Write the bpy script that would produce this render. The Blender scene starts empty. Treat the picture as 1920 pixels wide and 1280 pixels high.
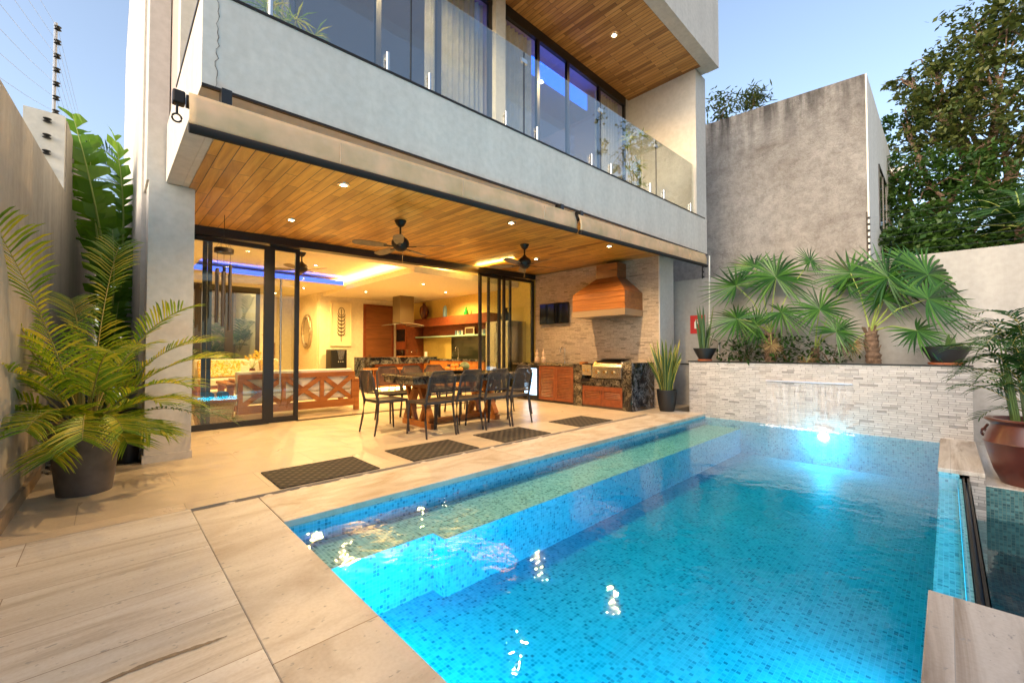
import bpy, bmesh, math, random
import numpy as np
from mathutils import Vector, Matrix
R = math.radians
rnd = random.Random(7)
sc = bpy.context.scene
col = sc.collection
# ------------------------------------------------------------------ camera
cam_d = bpy.data.cameras.new("camera"); cam = bpy.data.objects.new("camera", cam_d); col.objects.link(cam)
cam.location = (0, 0, 1.2)
cam.rotation_euler = (R(90 + 1.313), 0, R(46.087 - 90))
cam_d.sensor_width = 36; cam_d.lens = 786.4 / 1920 * 36
cam_d.clip_start = 0.05; cam_d.clip_end = 2000
sc.camera = cam
# ------------------------------------------------------------------ world, sun, exposure
SUN_EL, SUN_AZ = 21.0, 268.0
w = bpy.data.worlds.new("World"); sc.world = w; w.use_nodes = True
nt = w.node_tree; bg = nt.nodes["Background"]
sky = nt.nodes.new("ShaderNodeTexSky"); sky.sky_type = 'NISHITA'; sky.sun_disc = False
sky.sun_elevation = R(SUN_EL); sky.sun_rotation = R(SUN_AZ)
sky.air_density = 1.0; sky.dust_density = 3.0; sky.ozone_density = 1.2
hs = nt.nodes.new('ShaderNodeHueSaturation'); hs.inputs['Saturation'].default_value = .90; nt.links.new(sky.outputs[0], hs.inputs['Color']); nt.links.new(hs.outputs[0], bg.inputs[0]); bg.inputs[1].default_value = 0.15
sun_d = bpy.data.lights.new("sun", 'SUN'); sun_d.energy = 0.10; sun_d.angle = R(40); sun_d.color = (1, .97, .93)
sun = bpy.data.objects.new("sun", sun_d); col.objects.link(sun)
az = R(SUN_AZ); sdir = Vector((math.sin(az) * math.cos(R(SUN_EL)), math.cos(az) * math.cos(R(SUN_EL)), math.sin(R(SUN_EL))))
sdir = Vector((sdir.x, sdir.y, max(sdir.z, .45))).normalized()
sun.rotation_euler = sdir.to_track_quat('Z', 'Y').to_euler()
sc.view_settings.view_transform = 'Standard'; sc.view_settings.look = 'None'
sc.view_settings.exposure = 1.35; sc.view_settings.gamma = 1
sc.render.engine = 'CYCLES'
cy = sc.cycles
cy.use_denoising = True
cy.max_bounces = 7; cy.diffuse_bounces = 4; cy.glossy_bounces = 4; cy.transparent_max_bounces = 14; cy.transmission_bounces = 4
cy.sample_clamp_indirect = 4.0; cy.caustics_reflective = False; cy.caustics_refractive = False
try: cy.use_light_tree = True
except Exception: pass

# ------------------------------------------------------------------ mesh helpers
class MB:
    def __init__(s): s.v = []; s.f = []; s.m = []; s.mi = 0
    def add(s, vs, fs):
        o = len(s.v); s.v += [tuple(v) for v in vs]; s.f += [tuple(i + o for i in f) for f in fs]; s.m += [s.mi] * len(fs); return s
    def box(s, x0, y0, z0, x1, y1, z1):
        return s.hexa([(x0,y0,z0),(x1,y0,z0),(x1,y1,z0),(x0,y1,z0),(x0,y0,z1),(x1,y0,z1),(x1,y1,z1),(x0,y1,z1)])
    def hexa(s, v):
        return s.add(v, [(3,2,1,0),(4,5,6,7),(0,1,5,4),(1,2,6,5),(2,3,7,6),(3,0,4,7)])
    def obox(s, c, size, rot=None, taper=1.0):
        hx, hy, hz = size[0]/2, size[1]/2, size[2]/2
        vs = []
        for z in (-hz, hz):
            k = taper if z < 0 else 1
            for x, y in ((-hx,-hy),(hx,-hy),(hx,hy),(-hx,hy)): vs.append(Vector((x*k, y*k, z)))
        if rot is not None: vs = [rot @ v for v in vs]
        return s.hexa([v + Vector(c) for v in vs])
    def beam(s, a, b, w, h, up=(0,0,1)):
        a, b = Vector(a), Vector(b); d = (b - a).normalized(); up = Vector(up)
        sd = d.cross(up)
        if sd.length < 1e-4: sd = d.cross(Vector((1,0,0)))
        sd.normalize(); u = sd.cross(d)
        vs = []
        for p in (a, b):
            for i, j in ((-1,-1),(1,-1),(1,1),(-1,1)): vs.append(p + sd*(i*w/2) + u*(j*h/2))
        return s.hexa(vs)
    def tube(s, pts, r, n=8, cap=True):
        pts = [Vector(p) for p in pts]; rs = r if isinstance(r, (list, tuple)) else [r]*len(pts)
        vs = []; fs = []; up = Vector((0.013, 0.021, 1))
        for i, p in enumerate(pts):
            d = (pts[min(i+1, len(pts)-1)] - pts[max(i-1, 0)]).normalized()
            a = d.cross(up)
            if a.length < .1: a = d.cross(Vector((1, .02, 0)))
            a.normalize(); b = d.cross(a)
            for k in range(n):
                t = 2*math.pi*k/n; vs.append(p + (a*math.cos(t) + b*math.sin(t))*rs[i])
        for i in range(len(pts)-1):
            for k in range(n):
                k2 = (k+1) % n; fs.append((i*n+k, i*n+k2, (i+1)*n+k2, (i+1)*n+k))
        if cap: fs.append(tuple(range(n-1, -1, -1))); fs.append(tuple((len(pts)-1)*n+k for k in range(n)))
        return s.add(vs, fs)
    def lathe(s, prof, c=(0,0,0), n=32, sx=1, sy=1, cap=True):
        vs = []; fs = []; c = Vector(c)
        for r, z in prof:
            for k in range(n):
                t = 2*math.pi*k/n; vs.append(c + Vector((r*math.cos(t)*sx, r*math.sin(t)*sy, z)))
        for i in range(len(prof)-1):
            for k in range(n):
                k2 = (k+1) % n; fs.append((i*n+k, i*n+k2, (i+1)*n+k2, (i+1)*n+k))
        if cap: fs.append(tuple(range(n-1, -1, -1))); fs.append(tuple((len(prof)-1)*n+k for k in range(n)))
        return s.add(vs, fs)
    def sphere(s, c, r, n=12, sx=1, sy=1, sz=1):
        pr = [(max(1e-4, r*math.sin(math.pi*i/n)), -r*sz*math.cos(math.pi*i/n)) for i in range(n+1)]
        return s.lathe(pr, c, n*2 if n < 10 else n + 8, sx, sy)
    def quad(s, a, b, c, d): return s.add([a, b, c, d], [(0,1,2,3)])
    def blade(s, pts, ws, side, fold=0.0, nrm=None):
        """leaf strip: centre line pts, half widths, side vector"""
        vs = []; fs = []; side = Vector(side).normalized()
        for p, h in zip(pts, ws):
            p = Vector(p); dn = (nrm or Vector((0,0,-1))) * (fold*h)
            vs += [p - side*h + dn, p, p + side*h + dn]
        for i in range(len(pts)-1):
            a = i*3; fs += [(a, a+1, a+4, a+3), (a+1, a+2, a+5, a+4)]
        return s.add(vs, fs)
    def build(s, name, mats, parent=None, smooth=False, bevel=0.0, world=True, label=None, kind=None, seg=2):
        off = Vector((0,0,0))
        if parent is not None and world:
            q = parent
            while q is not None: off += q.location; q = q.parent
        me = bpy.data.meshes.new(name)
        me.from_pydata([(v[0]-off.x, v[1]-off.y, v[2]-off.z) for v in s.v], [], s.f)
        if not isinstance(mats, (list, tuple)): mats = [mats]
        for m in mats: me.materials.append(m)
        if len(mats) > 1: me.polygons.foreach_set('material_index', s.m)
        if smooth: me.polygons.foreach_set('use_smooth', [True]*len(s.f))
        me.update()
        o = bpy.data.objects.new(name, me); col.objects.link(o)
        if parent is not None: o.parent = parent
        if bevel:
            b = o.modifiers.new('bevel', 'BEVEL'); b.width = bevel; b.segments = seg; b.limit_method = 'ANGLE'; b.angle_limit = R(40)
        if smooth:
            e = o.modifiers.new('split', 'EDGE_SPLIT'); e.split_angle = R(45)
        if label: o['label'] = label
        if kind: o['kind'] = kind
        return o

def tag(o, label, cat, group=None, kind=None):
    o['label'] = label; o['category'] = cat
    if group: o['group'] = group
    if kind: o['kind'] = kind
    return o
def thing(name, label, cat, loc=(0,0,0), rz=0, group=None):
    o = bpy.data.objects.new(name, None); col.objects.link(o); o.location = loc; o.rotation_euler = (0,0,rz)
    o.empty_display_size = .1
    return tag(o, label, cat, group)
def dup(root, loc, rz=None, label=None, group=None, scale=None):
    r = root.copy(); col.objects.link(r); r.location = loc
    if rz is not None: r.rotation_euler = (0,0,rz)
    if scale is not None: r.scale = (scale,)*3
    if label: r['label'] = label
    if group: r['group'] = group
    for ch in list(root.children):
        c = ch.copy(); col.objects.link(c); c.parent = r
        for g in list(ch.children):
            d = g.copy(); col.objects.link(d); d.parent = c
    return r
LK = .85
def lamp(name, loc, power, color, kind='POINT', size=.04, parent=None, **k):
    d = bpy.data.lights.new(name, kind); d.energy = power*LK; d.color = color
    if kind == 'AREA':
        d.shape = 'RECTANGLE'; d.size = k.get('sx', 1); d.size_y = k.get('sy', .1)
    else: d.shadow_soft_size = size
    if kind == 'SPOT': d.spot_size = R(k.get('cone', 140)); d.spot_blend = k.get('blend', .7)
    o = bpy.data.objects.new(name, d); col.objects.link(o); o.location = loc
    if 'rot' in k: o.rotation_euler = k['rot']
    if parent is not None:
        o.parent = parent; o.location = Vector(loc) - parent.location
    return o

# ------------------------------------------------------------------ materials
def new(name):
    m = bpy.data.materials.new(name); m.use_nodes = True; n = m.node_tree
    return m, n, n.nodes, n.links, n.nodes["Principled BSDF"]
def plain(name, c, rough=.5, metal=0, spec=None, emis=None, es=0, var=0.0, vs=6.0, bump=0.0, coat=0):
    m, t, N, L, p = new(name)
    p.inputs['Base Color'].default_value = (*c, 1); p.inputs['Roughness'].default_value = rough; p.inputs['Metallic'].default_value = metal
    if coat: p.inputs['Coat Weight'].default_value = coat
    if emis: p.inputs['Emission Color'].default_value = (*emis, 1); p.inputs['Emission Strength'].default_value = es
    if var or bump:
        tc = N.new('ShaderNodeTexCoord'); no = N.new('ShaderNodeTexNoise'); no.inputs['Scale'].default_value = vs; no.inputs['Detail'].default_value = 6
        L.new(tc.outputs['Object'], no.inputs['Vector'])
        if var:
            r = N.new('ShaderNodeValToRGB'); r.color_ramp.elements[0].position = .3; r.color_ramp.elements[1].position = .7
            r.color_ramp.elements[0].color = (*[x*(1-var) for x in c], 1); r.color_ramp.elements[1].color = (*[min(1, x*(1+var)) for x in c], 1)
            L.new(no.outputs[0], r.inputs[0]); L.new(r.outputs[0], p.inputs['Base Color'])
        if bump:
            b = N.new('ShaderNodeBump'); b.inputs['Strength'].default_value = bump; b.inputs['Distance'].default_value = .01
            L.new(no.outputs[0], b.inputs['Height']); L.new(b.outputs[0], p.inputs['Normal'])
    return m
def emit(name, c, s):
    m, t, N, L, p = new(name); N.remove(p); e = N.new('ShaderNodeEmission'); e.inputs[0].default_value = (*c, 1); e.inputs[1].default_value = s
    L.new(e.outputs[0], N['Material Output'].inputs[0]); return m
def mixrgb(N, L, a, b, fac, mode='MIX'):
    m = N.new('ShaderNodeMix'); m.data_type = 'RGBA'; m.blend_type = mode
    for sock, val in ((m.inputs[0], fac), (m.inputs[6], a), (m.inputs[7], b)):
        if hasattr(val, 'is_linked') or isinstance(val, bpy.types.NodeSocket): L.new(val, sock)
        elif isinstance(val, (int, float)): sock.default_value = val
        else: sock.default_value = (*val, 1)
    return m.outputs[2]
def noise(N, L, vec, scale, detail=5, rough=.55, dist=0):
    n = N.new('ShaderNodeTexNoise'); n.inputs['Scale'].default_value = scale; n.inputs['Detail'].default_value = detail
    n.inputs['Roughness'].default_value = rough; n.inputs['Distortion'].default_value = dist
    if vec is not None: L.new(vec, n.inputs['Vector'])
    return n.outputs[0]
def ramp(N, L, fac, stops):
    r = N.new('ShaderNodeValToRGB'); e = r.color_ramp.elements
    while len(e) < len(stops): e.new(.5)
    for el, (p, c) in zip(e, stops): el.position = p; el.color = (*c, 1) if len(c) == 3 else c
    L.new(fac, r.inputs[0]); return r.outputs[0]
def mapping(N, L, scale=(1,1,1), rot=(0,0,0), coord='Object', loc=(0,0,0)):
    tc = N.new('ShaderNodeTexCoord'); m = N.new('ShaderNodeMapping'); m.inputs['Scale'].default_value = scale
    m.inputs['Rotation'].default_value = rot; m.inputs['Location'].default_value = loc
    L.new(tc.outputs[coord], m.inputs['Vector']); return m.outputs[0]
def geo_pos(N): return N.new('ShaderNodeNewGeometry').outputs['Position']
def bump(N, L, h, strength, dist, p):
    b = N.new('ShaderNodeBump'); b.inputs['Strength'].default_value = strength; b.inputs['Distance'].default_value = dist
    L.new(h, b.inputs['Height']); L.new(b.outputs[0], p.inputs['Normal']); return b

def plaster(name, c, var=.12, stain=0.0, bmp=.15, scale=1.0, streak=0.0):
    m, t, N, L, p = new(name); g = geo_pos(N)
    big = noise(N, L, g, 1.3*scale, 6, .6, .4); fine = noise(N, L, g, 14*scale, 5)
    c0 = ramp(N, L, big, [(.28, [x*(1-var) for x in c]), (.55, c), (.8, [min(1, x*(1+var*.6)) for x in c])])
    c1 = mixrgb(N, L, c0, ramp(N, L, fine, [(.35, (.82,.82,.8)), (.65, (1,1,1))]), .6, 'MULTIPLY')
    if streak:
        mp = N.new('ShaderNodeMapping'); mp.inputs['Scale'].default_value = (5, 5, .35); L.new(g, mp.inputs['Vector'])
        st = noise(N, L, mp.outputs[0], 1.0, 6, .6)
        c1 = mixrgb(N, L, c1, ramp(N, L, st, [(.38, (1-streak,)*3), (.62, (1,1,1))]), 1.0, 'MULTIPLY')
    L.new(c1, p.inputs['Base Color']); p.inputs['Roughness'].default_value = .75
    bump(N, L, fine, bmp, .01, p); return m

def wood(name, cols, rough=.35, axis='Y', plank=None, scale=1.0, coat=0.0):
    """cols dark/mid/light. plank=(width across, length along) for boards along axis"""
    m, t, N, L, p = new(name); g = geo_pos(N)
    sx = {'Y': (9, .9, 9), 'X': (.9, 9, 9), 'Z': (9, 9, .9)}[axis]
    mp = N.new('ShaderNodeMapping'); mp.inputs['Scale'].default_value = [k*scale for k in sx]; L.new(g, mp.inputs['Vector'])
    if plank:
        # board index gives each board its own tone and grain offset
        b = N.new('ShaderNodeTexBrick'); b.offset = .37; b.offset_frequency = 2; b.squash = 1
        b.inputs['Color1'].default_value = (0,0,0,1); b.inputs['Color2'].default_value = (1,1,1,1); b.inputs['Mortar'].default_value = (.5,.5,.5,1)
        b.inputs['Scale'].default_value = 1; b.inputs['Mortar Size'].default_value = .0038; b.inputs['Bias'].default_value = 0; b.inputs['Mortar Smooth'].default_value = .1
        b.inputs['Brick Width'].default_value = plank[1]; b.inputs['Row Height'].default_value = plank[0]
        m2 = N.new('ShaderNodeMapping')
        if axis == 'Y': m2.inputs['Rotation'].default_value = (0, 0, R(90))
        L.new(g, m2.inputs['Vector']); L.new(m2.outputs[0], b.inputs['Vector'])
        off = N.new('ShaderNodeVectorMath'); off.operation = 'MULTIPLY_ADD'; L.new(b.outputs['Color'], off.inputs[0])
        off.inputs[1].default_value = (17, 23, 5); L.new(mp.outputs[0], off.inputs[2]); vec = off.outputs[0]
    else: vec = mp.outputs[0]
    gr = noise(N, L, vec, 1.0, 8, .62, 1.2)
    base = ramp(N, L, gr, [(.25, cols[0]), (.5, cols[1]), (.75, cols[2])])
    if plank:
        tone = ramp(N, L, b.outputs['Color'], [(.0, (.46,.38,.30)), (.2, (.70,.64,.58)), (.5, (.90,.88,.86)), (.75, (1,1,1)), (1, (1.0,1.0,1.0))])
        base = mixrgb(N, L, base, tone, 1.0, 'MULTIPLY')
        base = mixrgb(N, L, base, (.03,.015,.006), b.outputs['Fac'])
        inv = N.new('ShaderNodeMath'); inv.operation = 'SUBTRACT'; inv.inputs[0].default_value = 1; L.new(b.outputs['Fac'], inv.inputs[1])
        bump(N, L, inv.outputs[0], .5, .003, p)
    else: bump(N, L, gr, .12, .003, p)
    L.new(base, p.inputs['Base Color']); p.inputs['Roughness'].default_value = rough
    if coat: p.inputs['Coat Weight'].default_value = coat; p.inputs['Coat Roughness'].default_value = .22
    return m

def tiles(name, c, w_, h_, mortar, axis='X', rough=.3, vein=0.0, mcol=None, off=.5, shift=(0,0,0), streakcol=None, pit=0.0):
    """large floor tiles in plan"""
    m, t, N, L, p = new(name); g = geo_pos(N)
    b = N.new('ShaderNodeTexBrick'); b.offset = off; b.inputs['Color1'].default_value = (0,0,0,1); b.inputs['Color2'].default_value = (1,1,1,1)
    b.inputs['Scale'].default_value = 1; b.inputs['Mortar Size'].default_value = mortar; b.inputs['Mortar Smooth'].default_value = .2
    b.inputs['Brick Width'].default_value = w_; b.inputs['Row Height'].default_value = h_; b.inputs['Bias'].default_value = 0
    m2 = N.new('ShaderNodeMapping'); m2.inputs['Location'].default_value = shift
    if axis == 'Y': m2.inputs['Rotation'].default_value = (0,0,R(90))
    L.new(g, m2.inputs['Vector']); L.new(m2.outputs[0], b.inputs['Vector'])
    add = N.new('ShaderNodeVectorMath'); add.operation = 'MULTIPLY_ADD'; L.new(b.outputs['Color'], add.inputs[0]); add.inputs[1].default_value = (3.1,7.7,1); L.new(m2.outputs[0], add.inputs[2])
    mp = N.new('ShaderNodeMapping'); mp.inputs['Scale'].default_value = (.55, 7, 1) if vein else ((1.6,3.2,1) if streakcol else (2,2,2)); L.new(add.outputs[0], mp.inputs['Vector'])
    v = noise(N, L, mp.outputs[0], 1, 9, .62, .8)
    sc_ = streakcol or [x*.72 for x in c]
    base = ramp(N, L, v, [(.33, [q*.8 for q in sc_]), (.47,[a*.55+b_*.45 for a, b_ in zip(c, sc_)]), (.58, c), (.8, [min(1, x*1.08) for x in c])]) if vein else (ramp(N, L, v, [(.30, sc_), (.43, [a*.5+b_*.5 for a, b_ in zip(c, sc_)]), (.56, c), (.75, [min(1, x*1.08) for x in c])]) if streakcol else ramp(N, L, v, [(.3, [x*.90 for x in c]), (.7, [min(1, x*1.06) for x in c])]))
    base = mixrgb(N, L, base, ramp(N, L, b.outputs['Color'], [(0, (.85,.84,.81)), (1, (1,1,1))]), 1.0, 'MULTIPLY')
    fine = noise(N, L, g, 60, 4)
    base = mixrgb(N, L, base, ramp(N, L, fine, [(.3, (.88,.86,.83)), (.6, (1,1,1))]), .7, 'MULTIPLY')
    if pit:
        mp3 = N.new('ShaderNodeMapping'); mp3.inputs['Scale'].default_value = (22, 40, 22); L.new(add.outputs[0], mp3.inputs['Vector'])
        pn = noise(N, L, mp3.outputs[0], 1, 3, .5); pm = ramp(N, L, pn, [(.66, (0,0,0)), (.70, (1,1,1))])
        base = mixrgb(N, L, base, [x*.5 for x in c], pm)
    base = mixrgb(N, L, base, mcol or [x*.55 for x in c], b.outputs['Fac'])
    L.new(base, p.inputs['Base Color']); p.inputs['Roughness'].default_value = rough
    rr = ramp(N, L, v, [(.3, (min(1, rough+.12),)*3), (.7, (max(.05, rough-.08),)*3)]); L.new(rr, p.inputs['Roughness'])
    inv = N.new('ShaderNodeMath'); inv.operation = 'SUBTRACT'; inv.inputs[0].default_value = 1; L.new(b.outputs['Fac'], inv.inputs[1])
    bump(N, L, inv.outputs[0], .4, .002, p)
    return m

def ledger(name, c, cx=(1,0,0), warm=0):
    """split-face stone strips on vertical faces; works for x- and y-facing walls"""
    m, t, N, L, p = new(name)
    g = N.new('ShaderNodeNewGeometry'); sp = N.new('ShaderNodeSeparateXYZ'); L.new(g.outputs['Position'], sp.inputs[0])
    ad = N.new('ShaderNodeMath'); ad.operation = 'ADD'; L.new(sp.outputs[0], ad.inputs[0]); L.new(sp.outputs[1], ad.inputs[1])
    cb = N.new('ShaderNodeCombineXYZ'); L.new(ad.outputs[0], cb.inputs[0]); L.new(sp.outputs[2], cb.inputs[1])
    dn = noise(N, L, cb.outputs[0], 2.2, 3)
    wob = N.new('ShaderNodeVectorMath'); wob.operation = 'MULTIPLY_ADD'; L.new(dn, wob.inputs[0]); wob.inputs[1].default_value = (.05, .008, 0); L.new(cb.outputs[0], wob.inputs[2])
    def brick(bw, rh, offs, fr, ms):
        b = N.new('ShaderNodeTexBrick'); b.offset = offs; b.offset_frequency = fr; b.squash = .62; b.squash_frequency = 3
        b.inputs['Color1'].default_value = (0,0,0,1); b.inputs['Color2'].default_value = (1,1,1,1); b.inputs['Mortar'].default_value = (0,0,0,1)
        b.inputs['Scale'].default_value = 1; b.inputs['Mortar Size'].default_value = ms; b.inputs['Mortar Smooth'].default_value = .3
        b.inputs['Brick Width'].default_value = bw; b.inputs['Row Height'].default_value = rh; L.new(wob.outputs[0], b.inputs['Vector']); return b
    b = brick(.17, .032, .43, 2, .0018)
    tone = ramp(N, L, b.outputs['Color'], [(0, [x*.52 for x in c]), (.07, [x*.78 for x in c]), (.25, [x*.92 for x in c]), (.6, c), (1, [min(1, x*1.12) for x in c])])
    big = noise(N, L, cb.outputs[0], 1.1, 5); tone = mixrgb(N, L, tone, ramp(N, L, big, [(.3, (.82,.8,.8)), (.7, (1,1,1))]), .8, 'MULTIPLY')
    mp = N.new('ShaderNodeMapping'); mp.inputs['Scale'].default_value = (16, 70, 1); L.new(cb.outputs[0], mp.inputs['Vector'])
    fn = noise(N, L, mp.outputs[0], 1, 5, .6); tone = mixrgb(N, L, tone, ramp(N, L, fn, [(.3, (.78,.76,.74)), (.62, (1,1,1))]), .8, 'MULTIPLY')
    tone = mixrgb(N, L, tone, [x*.36 for x in c], b.outputs['Fac'])
    L.new(tone, p.inputs['Base Color']); p.inputs['Roughness'].default_value = .7
    h = mixrgb(N, L, b.outputs['Color'], fn, .35); inv = N.new('ShaderNodeMath'); inv.operation = 'SUBTRACT'; L.new(h, inv.inputs[0]); L.new(b.outputs['Fac'], inv.inputs[1])
    bump(N, L, inv.outputs[0], .8, .012, p); return m

def granite(name, dark, mid, light, scale=9, rough=.12, amt=.5):
    m, t, N, L, p = new(name); g = geo_pos(N)
    v = noise(N, L, g, scale, 10, .72, 2.2); v2 = noise(N, L, g, scale*.35, 6, .6, 1.5)
    a = ramp(N, L, v, [(.38, dark), (.47, mid), (.53, light), (.58, mid), (.68, dark)])
    L.new(mixrgb(N, L, a, dark, ramp(N, L, v2, [(.4, (1,1,1)), (.62, (0,0,0))])), p.inputs['Base Color'])
    p.inputs['Roughness'].default_value = rough; return m

def mosaic(name, cols, size=.026, grout=(.26,.54,.68), rough=.5, grout_w=.0018):
    m, t, N, L, p = new(name); g = N.new('ShaderNodeNewGeometry')
    sc1 = N.new('ShaderNodeVectorMath'); sc1.operation = 'SCALE'; sc1.inputs['Scale'].default_value = 1/size; L.new(g.outputs['Position'], sc1.inputs[0])
    offs = N.new('ShaderNodeVectorMath'); offs.operation = 'ADD'; offs.inputs[1].default_value = (.37,.41,.29); L.new(sc1.outputs[0], offs.inputs[0])
    fl = N.new('ShaderNodeVectorMath'); fl.operation = 'FLOOR'; L.new(offs.outputs[0], fl.inputs[0])
    wn = N.new('ShaderNodeTexWhiteNoise'); L.new(fl.outputs[0], wn.inputs[0])
    big = noise(N, L, g.outputs['Position'], 1.6, 3)
    base = ramp(N, L, wn.outputs[0], cols)
    base = mixrgb(N, L, base, ramp(N, L, big, [(.35, (.8,.85,.85)), (.65, (1,1,1))]), .8, 'MULTIPLY')
    fr = N.new('ShaderNodeVectorMath'); fr.operation = 'FRACTION'; L.new(offs.outputs[0], fr.inputs[0])
    sp = N.new('ShaderNodeSeparateXYZ'); L.new(fr.outputs[0], sp.inputs[0]); nm = N.new('ShaderNodeSeparateXYZ')
    L.new(g.outputs['Normal'], nm.inputs[0])
    facs = []
    for i in range(3):
        a = N.new('ShaderNodeMath'); a.operation = 'LESS_THAN'; a.inputs[1].default_value = grout_w/size*2.2; L.new(sp.outputs[i], a.inputs[0])
        n1 = N.new('ShaderNodeMath'); n1.operation = 'ABSOLUTE'; L.new(nm.outputs[i], n1.inputs[0])
        n2 = N.new('ShaderNodeMath'); n2.operation = 'LESS_THAN'; n2.inputs[1].default_value = .6; L.new(n1.outputs[0], n2.inputs[0])
        mm = N.new('ShaderNodeMath'); mm.operation = 'MULTIPLY'; L.new(a.outputs[0], mm.inputs[0]); L.new(n2.outputs[0], mm.inputs[1]); facs.append(mm.outputs[0])
    mx = N.new('ShaderNodeMath'); mx.operation = 'MAXIMUM'; L.new(facs[0], mx.inputs[0]); L.new(facs[1], mx.inputs[1])
    mx2 = N.new('ShaderNodeMath'); mx2.operation = 'MAXIMUM'; L.new(mx.outputs[0], mx2.inputs[0]); L.new(facs[2], mx2.inputs[1])
    L.new(mixrgb(N, L, base, grout, mx2.outputs[0]), p.inputs['Base Color']); p.inputs['Roughness'].default_value = rough
    return m

def schlick(N, L, f0, normal=None, mult=1.0):
    lw = N.new('ShaderNodeLayerWeight'); lw.inputs['Blend'].default_value = .5
    if normal is not None: L.new(normal, lw.inputs['Normal'])
    pw = N.new('ShaderNodeMath'); pw.operation = 'POWER'; pw.inputs[1].default_value = 5; L.new(lw.outputs['Facing'], pw.inputs[0])
    ma = N.new('ShaderNodeMath'); ma.operation = 'MULTIPLY_ADD'; ma.inputs[1].default_value = (1-f0)*mult; ma.inputs[2].default_value = f0*mult; L.new(pw.outputs[0], ma.inputs[0])
    return ma.outputs[0]
def glass(name, tint=(.93,.97,.96), f0=.045, mult=1.3, rough=0.0):
    m, t, N, L, p = new(name); N.remove(p)
    tr = N.new('ShaderNodeBsdfTransparent'); tr.inputs[0].default_value = (*tint, 1)
    gl = N.new('ShaderNodeBsdfGlossy'); gl.inputs['Roughness'].default_value = rough
    mx = N.new('ShaderNodeMixShader'); L.new(schlick(N, L, f0, None, mult), mx.inputs[0]); L.new(tr.outputs[0], mx.inputs[1]); L.new(gl.outputs[0], mx.inputs[2])
    L.new(mx.outputs[0], N['Material Output'].inputs[0]); return m
def water_mat(name, tint, bscale=2.6, bstr=.2, f0=.022, vol=None, clear=False):
    m, t, N, L, p = new(name); N.remove(p); g = geo_pos(N)
    n1 = noise(N, L, g, bscale, 3, .5, .6); n2 = noise(N, L, g, bscale*4.5, 2, .5)
    mx_ = mixrgb(N, L, n1, n2, .22)
    b = N.new('ShaderNodeBump'); b.inputs['Strength'].default_value = bstr; b.inputs['Distance'].default_value = .05; L.new(mx_, b.inputs['Height'])
    tr = N.new('ShaderNodeBsdfTransparent'); tr.inputs[0].default_value = (*tint, 1)
    gl = N.new('ShaderNodeBsdfGlossy'); gl.inputs['Roughness'].default_value = .01; L.new(b.outputs[0], gl.inputs['Normal'])
    mx = N.new('ShaderNodeMixShader'); L.new(schlick(N, L, f0, b.outputs[0]), mx.inputs[0]); L.new(tr.outputs[0], mx.inputs[1]); L.new(gl.outputs[0], mx.inputs[2])
    L.new(tr.outputs[0] if clear else mx.outputs[0], N['Material Output'].inputs[0])
    if clear: tr.inputs[0].default_value = (1,1,1,1)
    if vol:
        va = N.new('ShaderNodeVolumeAbsorption'); va.inputs['Color'].default_value = (*vol[0], 1); va.inputs['Density'].default_value = vol[1]; L.new(va.outputs[0], N['Material Output'].inputs['Volume'])
    return m
def leafmat(name, cols, trans=.35, rough=.42, pos=(.0,.5,1.0)):
    m, t, N, L, p = new(name); g = N.new('ShaderNodeNewGeometry')
    c = ramp(N, L, g.outputs['Random Per Island'], list(zip(pos, cols)))
    nz = noise(N, L, g.outputs['Position'], 5, 3); c = mixrgb(N, L, c, ramp(N, L, nz, [(.3, (.7,.75,.6)), (.7, (1,1,1))]), .7, 'MULTIPLY')
    L.new(c, p.inputs['Base Color']); p.inputs['Roughness'].default_value = rough
    tl = N.new('ShaderNodeBsdfTranslucent'); L.new(mixrgb(N, L, c, (1.3,1.25,.6), 1.0, 'MULTIPLY'), tl.inputs[0])
    mx = N.new('ShaderNodeMixShader'); mx.inputs[0].default_value = trans
    L.new(p.outputs[0], mx.inputs[1]); L.new(tl.outputs[0], mx.inputs[2]); L.new(mx.outputs[0], N['Material Output'].inputs[0]); return m

M = {}
M['facade'] = plaster('grey_render', (.70,.645,.57), .06, streak=.08)
M['facade_warm'] = plaster('pale_render', (.62,.59,.54), .07)
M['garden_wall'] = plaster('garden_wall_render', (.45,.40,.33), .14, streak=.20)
M['end_wall'] = plaster('end_wall_render', (.38,.365,.35), .1, streak=.1)
M['cream'] = plaster('cream_paint', (.70,.66,.58), .05)
M['white_wall'] = plaster('white_paint', (.86,.82,.75), .04, streak=.06)
M['stain_wall'] = None
M['inner'] = plaster('interior_paint', (.83,.72,.50), .03, bmp=.03)
M['inner_yellow'] = plaster('yellow_interior_paint', (.80,.60,.16), .03, bmp=.03)
M['inner_ceiling'] = plaster('interior_ceiling_paint', (.82,.70,.48), .02, bmp=.02)
M['ceil_wood'] = wood('teak_ceiling_boards', [(.38,.15,.018), (.68,.33,.045), (.86,.48,.10)], .38, 'Y', (.118, .95), coat=.22)
M['ceil_wood_up'] = wood('cedar_ceiling_boards', [(.32,.13,.028), (.56,.27,.065), (.74,.40,.13)], .45, 'Y', (.082, .75), coat=.05)
M['wood'] = wood('red_brown_wood', [(.19,.055,.010), (.38,.13,.026), (.52,.21,.05)], .35, 'X')
M['wood_z'] = wood('door_wood', [(.13,.045,.015), (.24,.085,.026), (.32,.12,.04)], .35, 'X', scale=.8)
M['wood_cab'] = plain('louvre_wood', (.22,.055,.018), .35, var=.2, vs=12)
M['hood_wood'] = wood('hood_boards', [(.13,.04,.010), (.24,.085,.022), (.33,.13,.035)], .3, 'Y', coat=.3)
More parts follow.
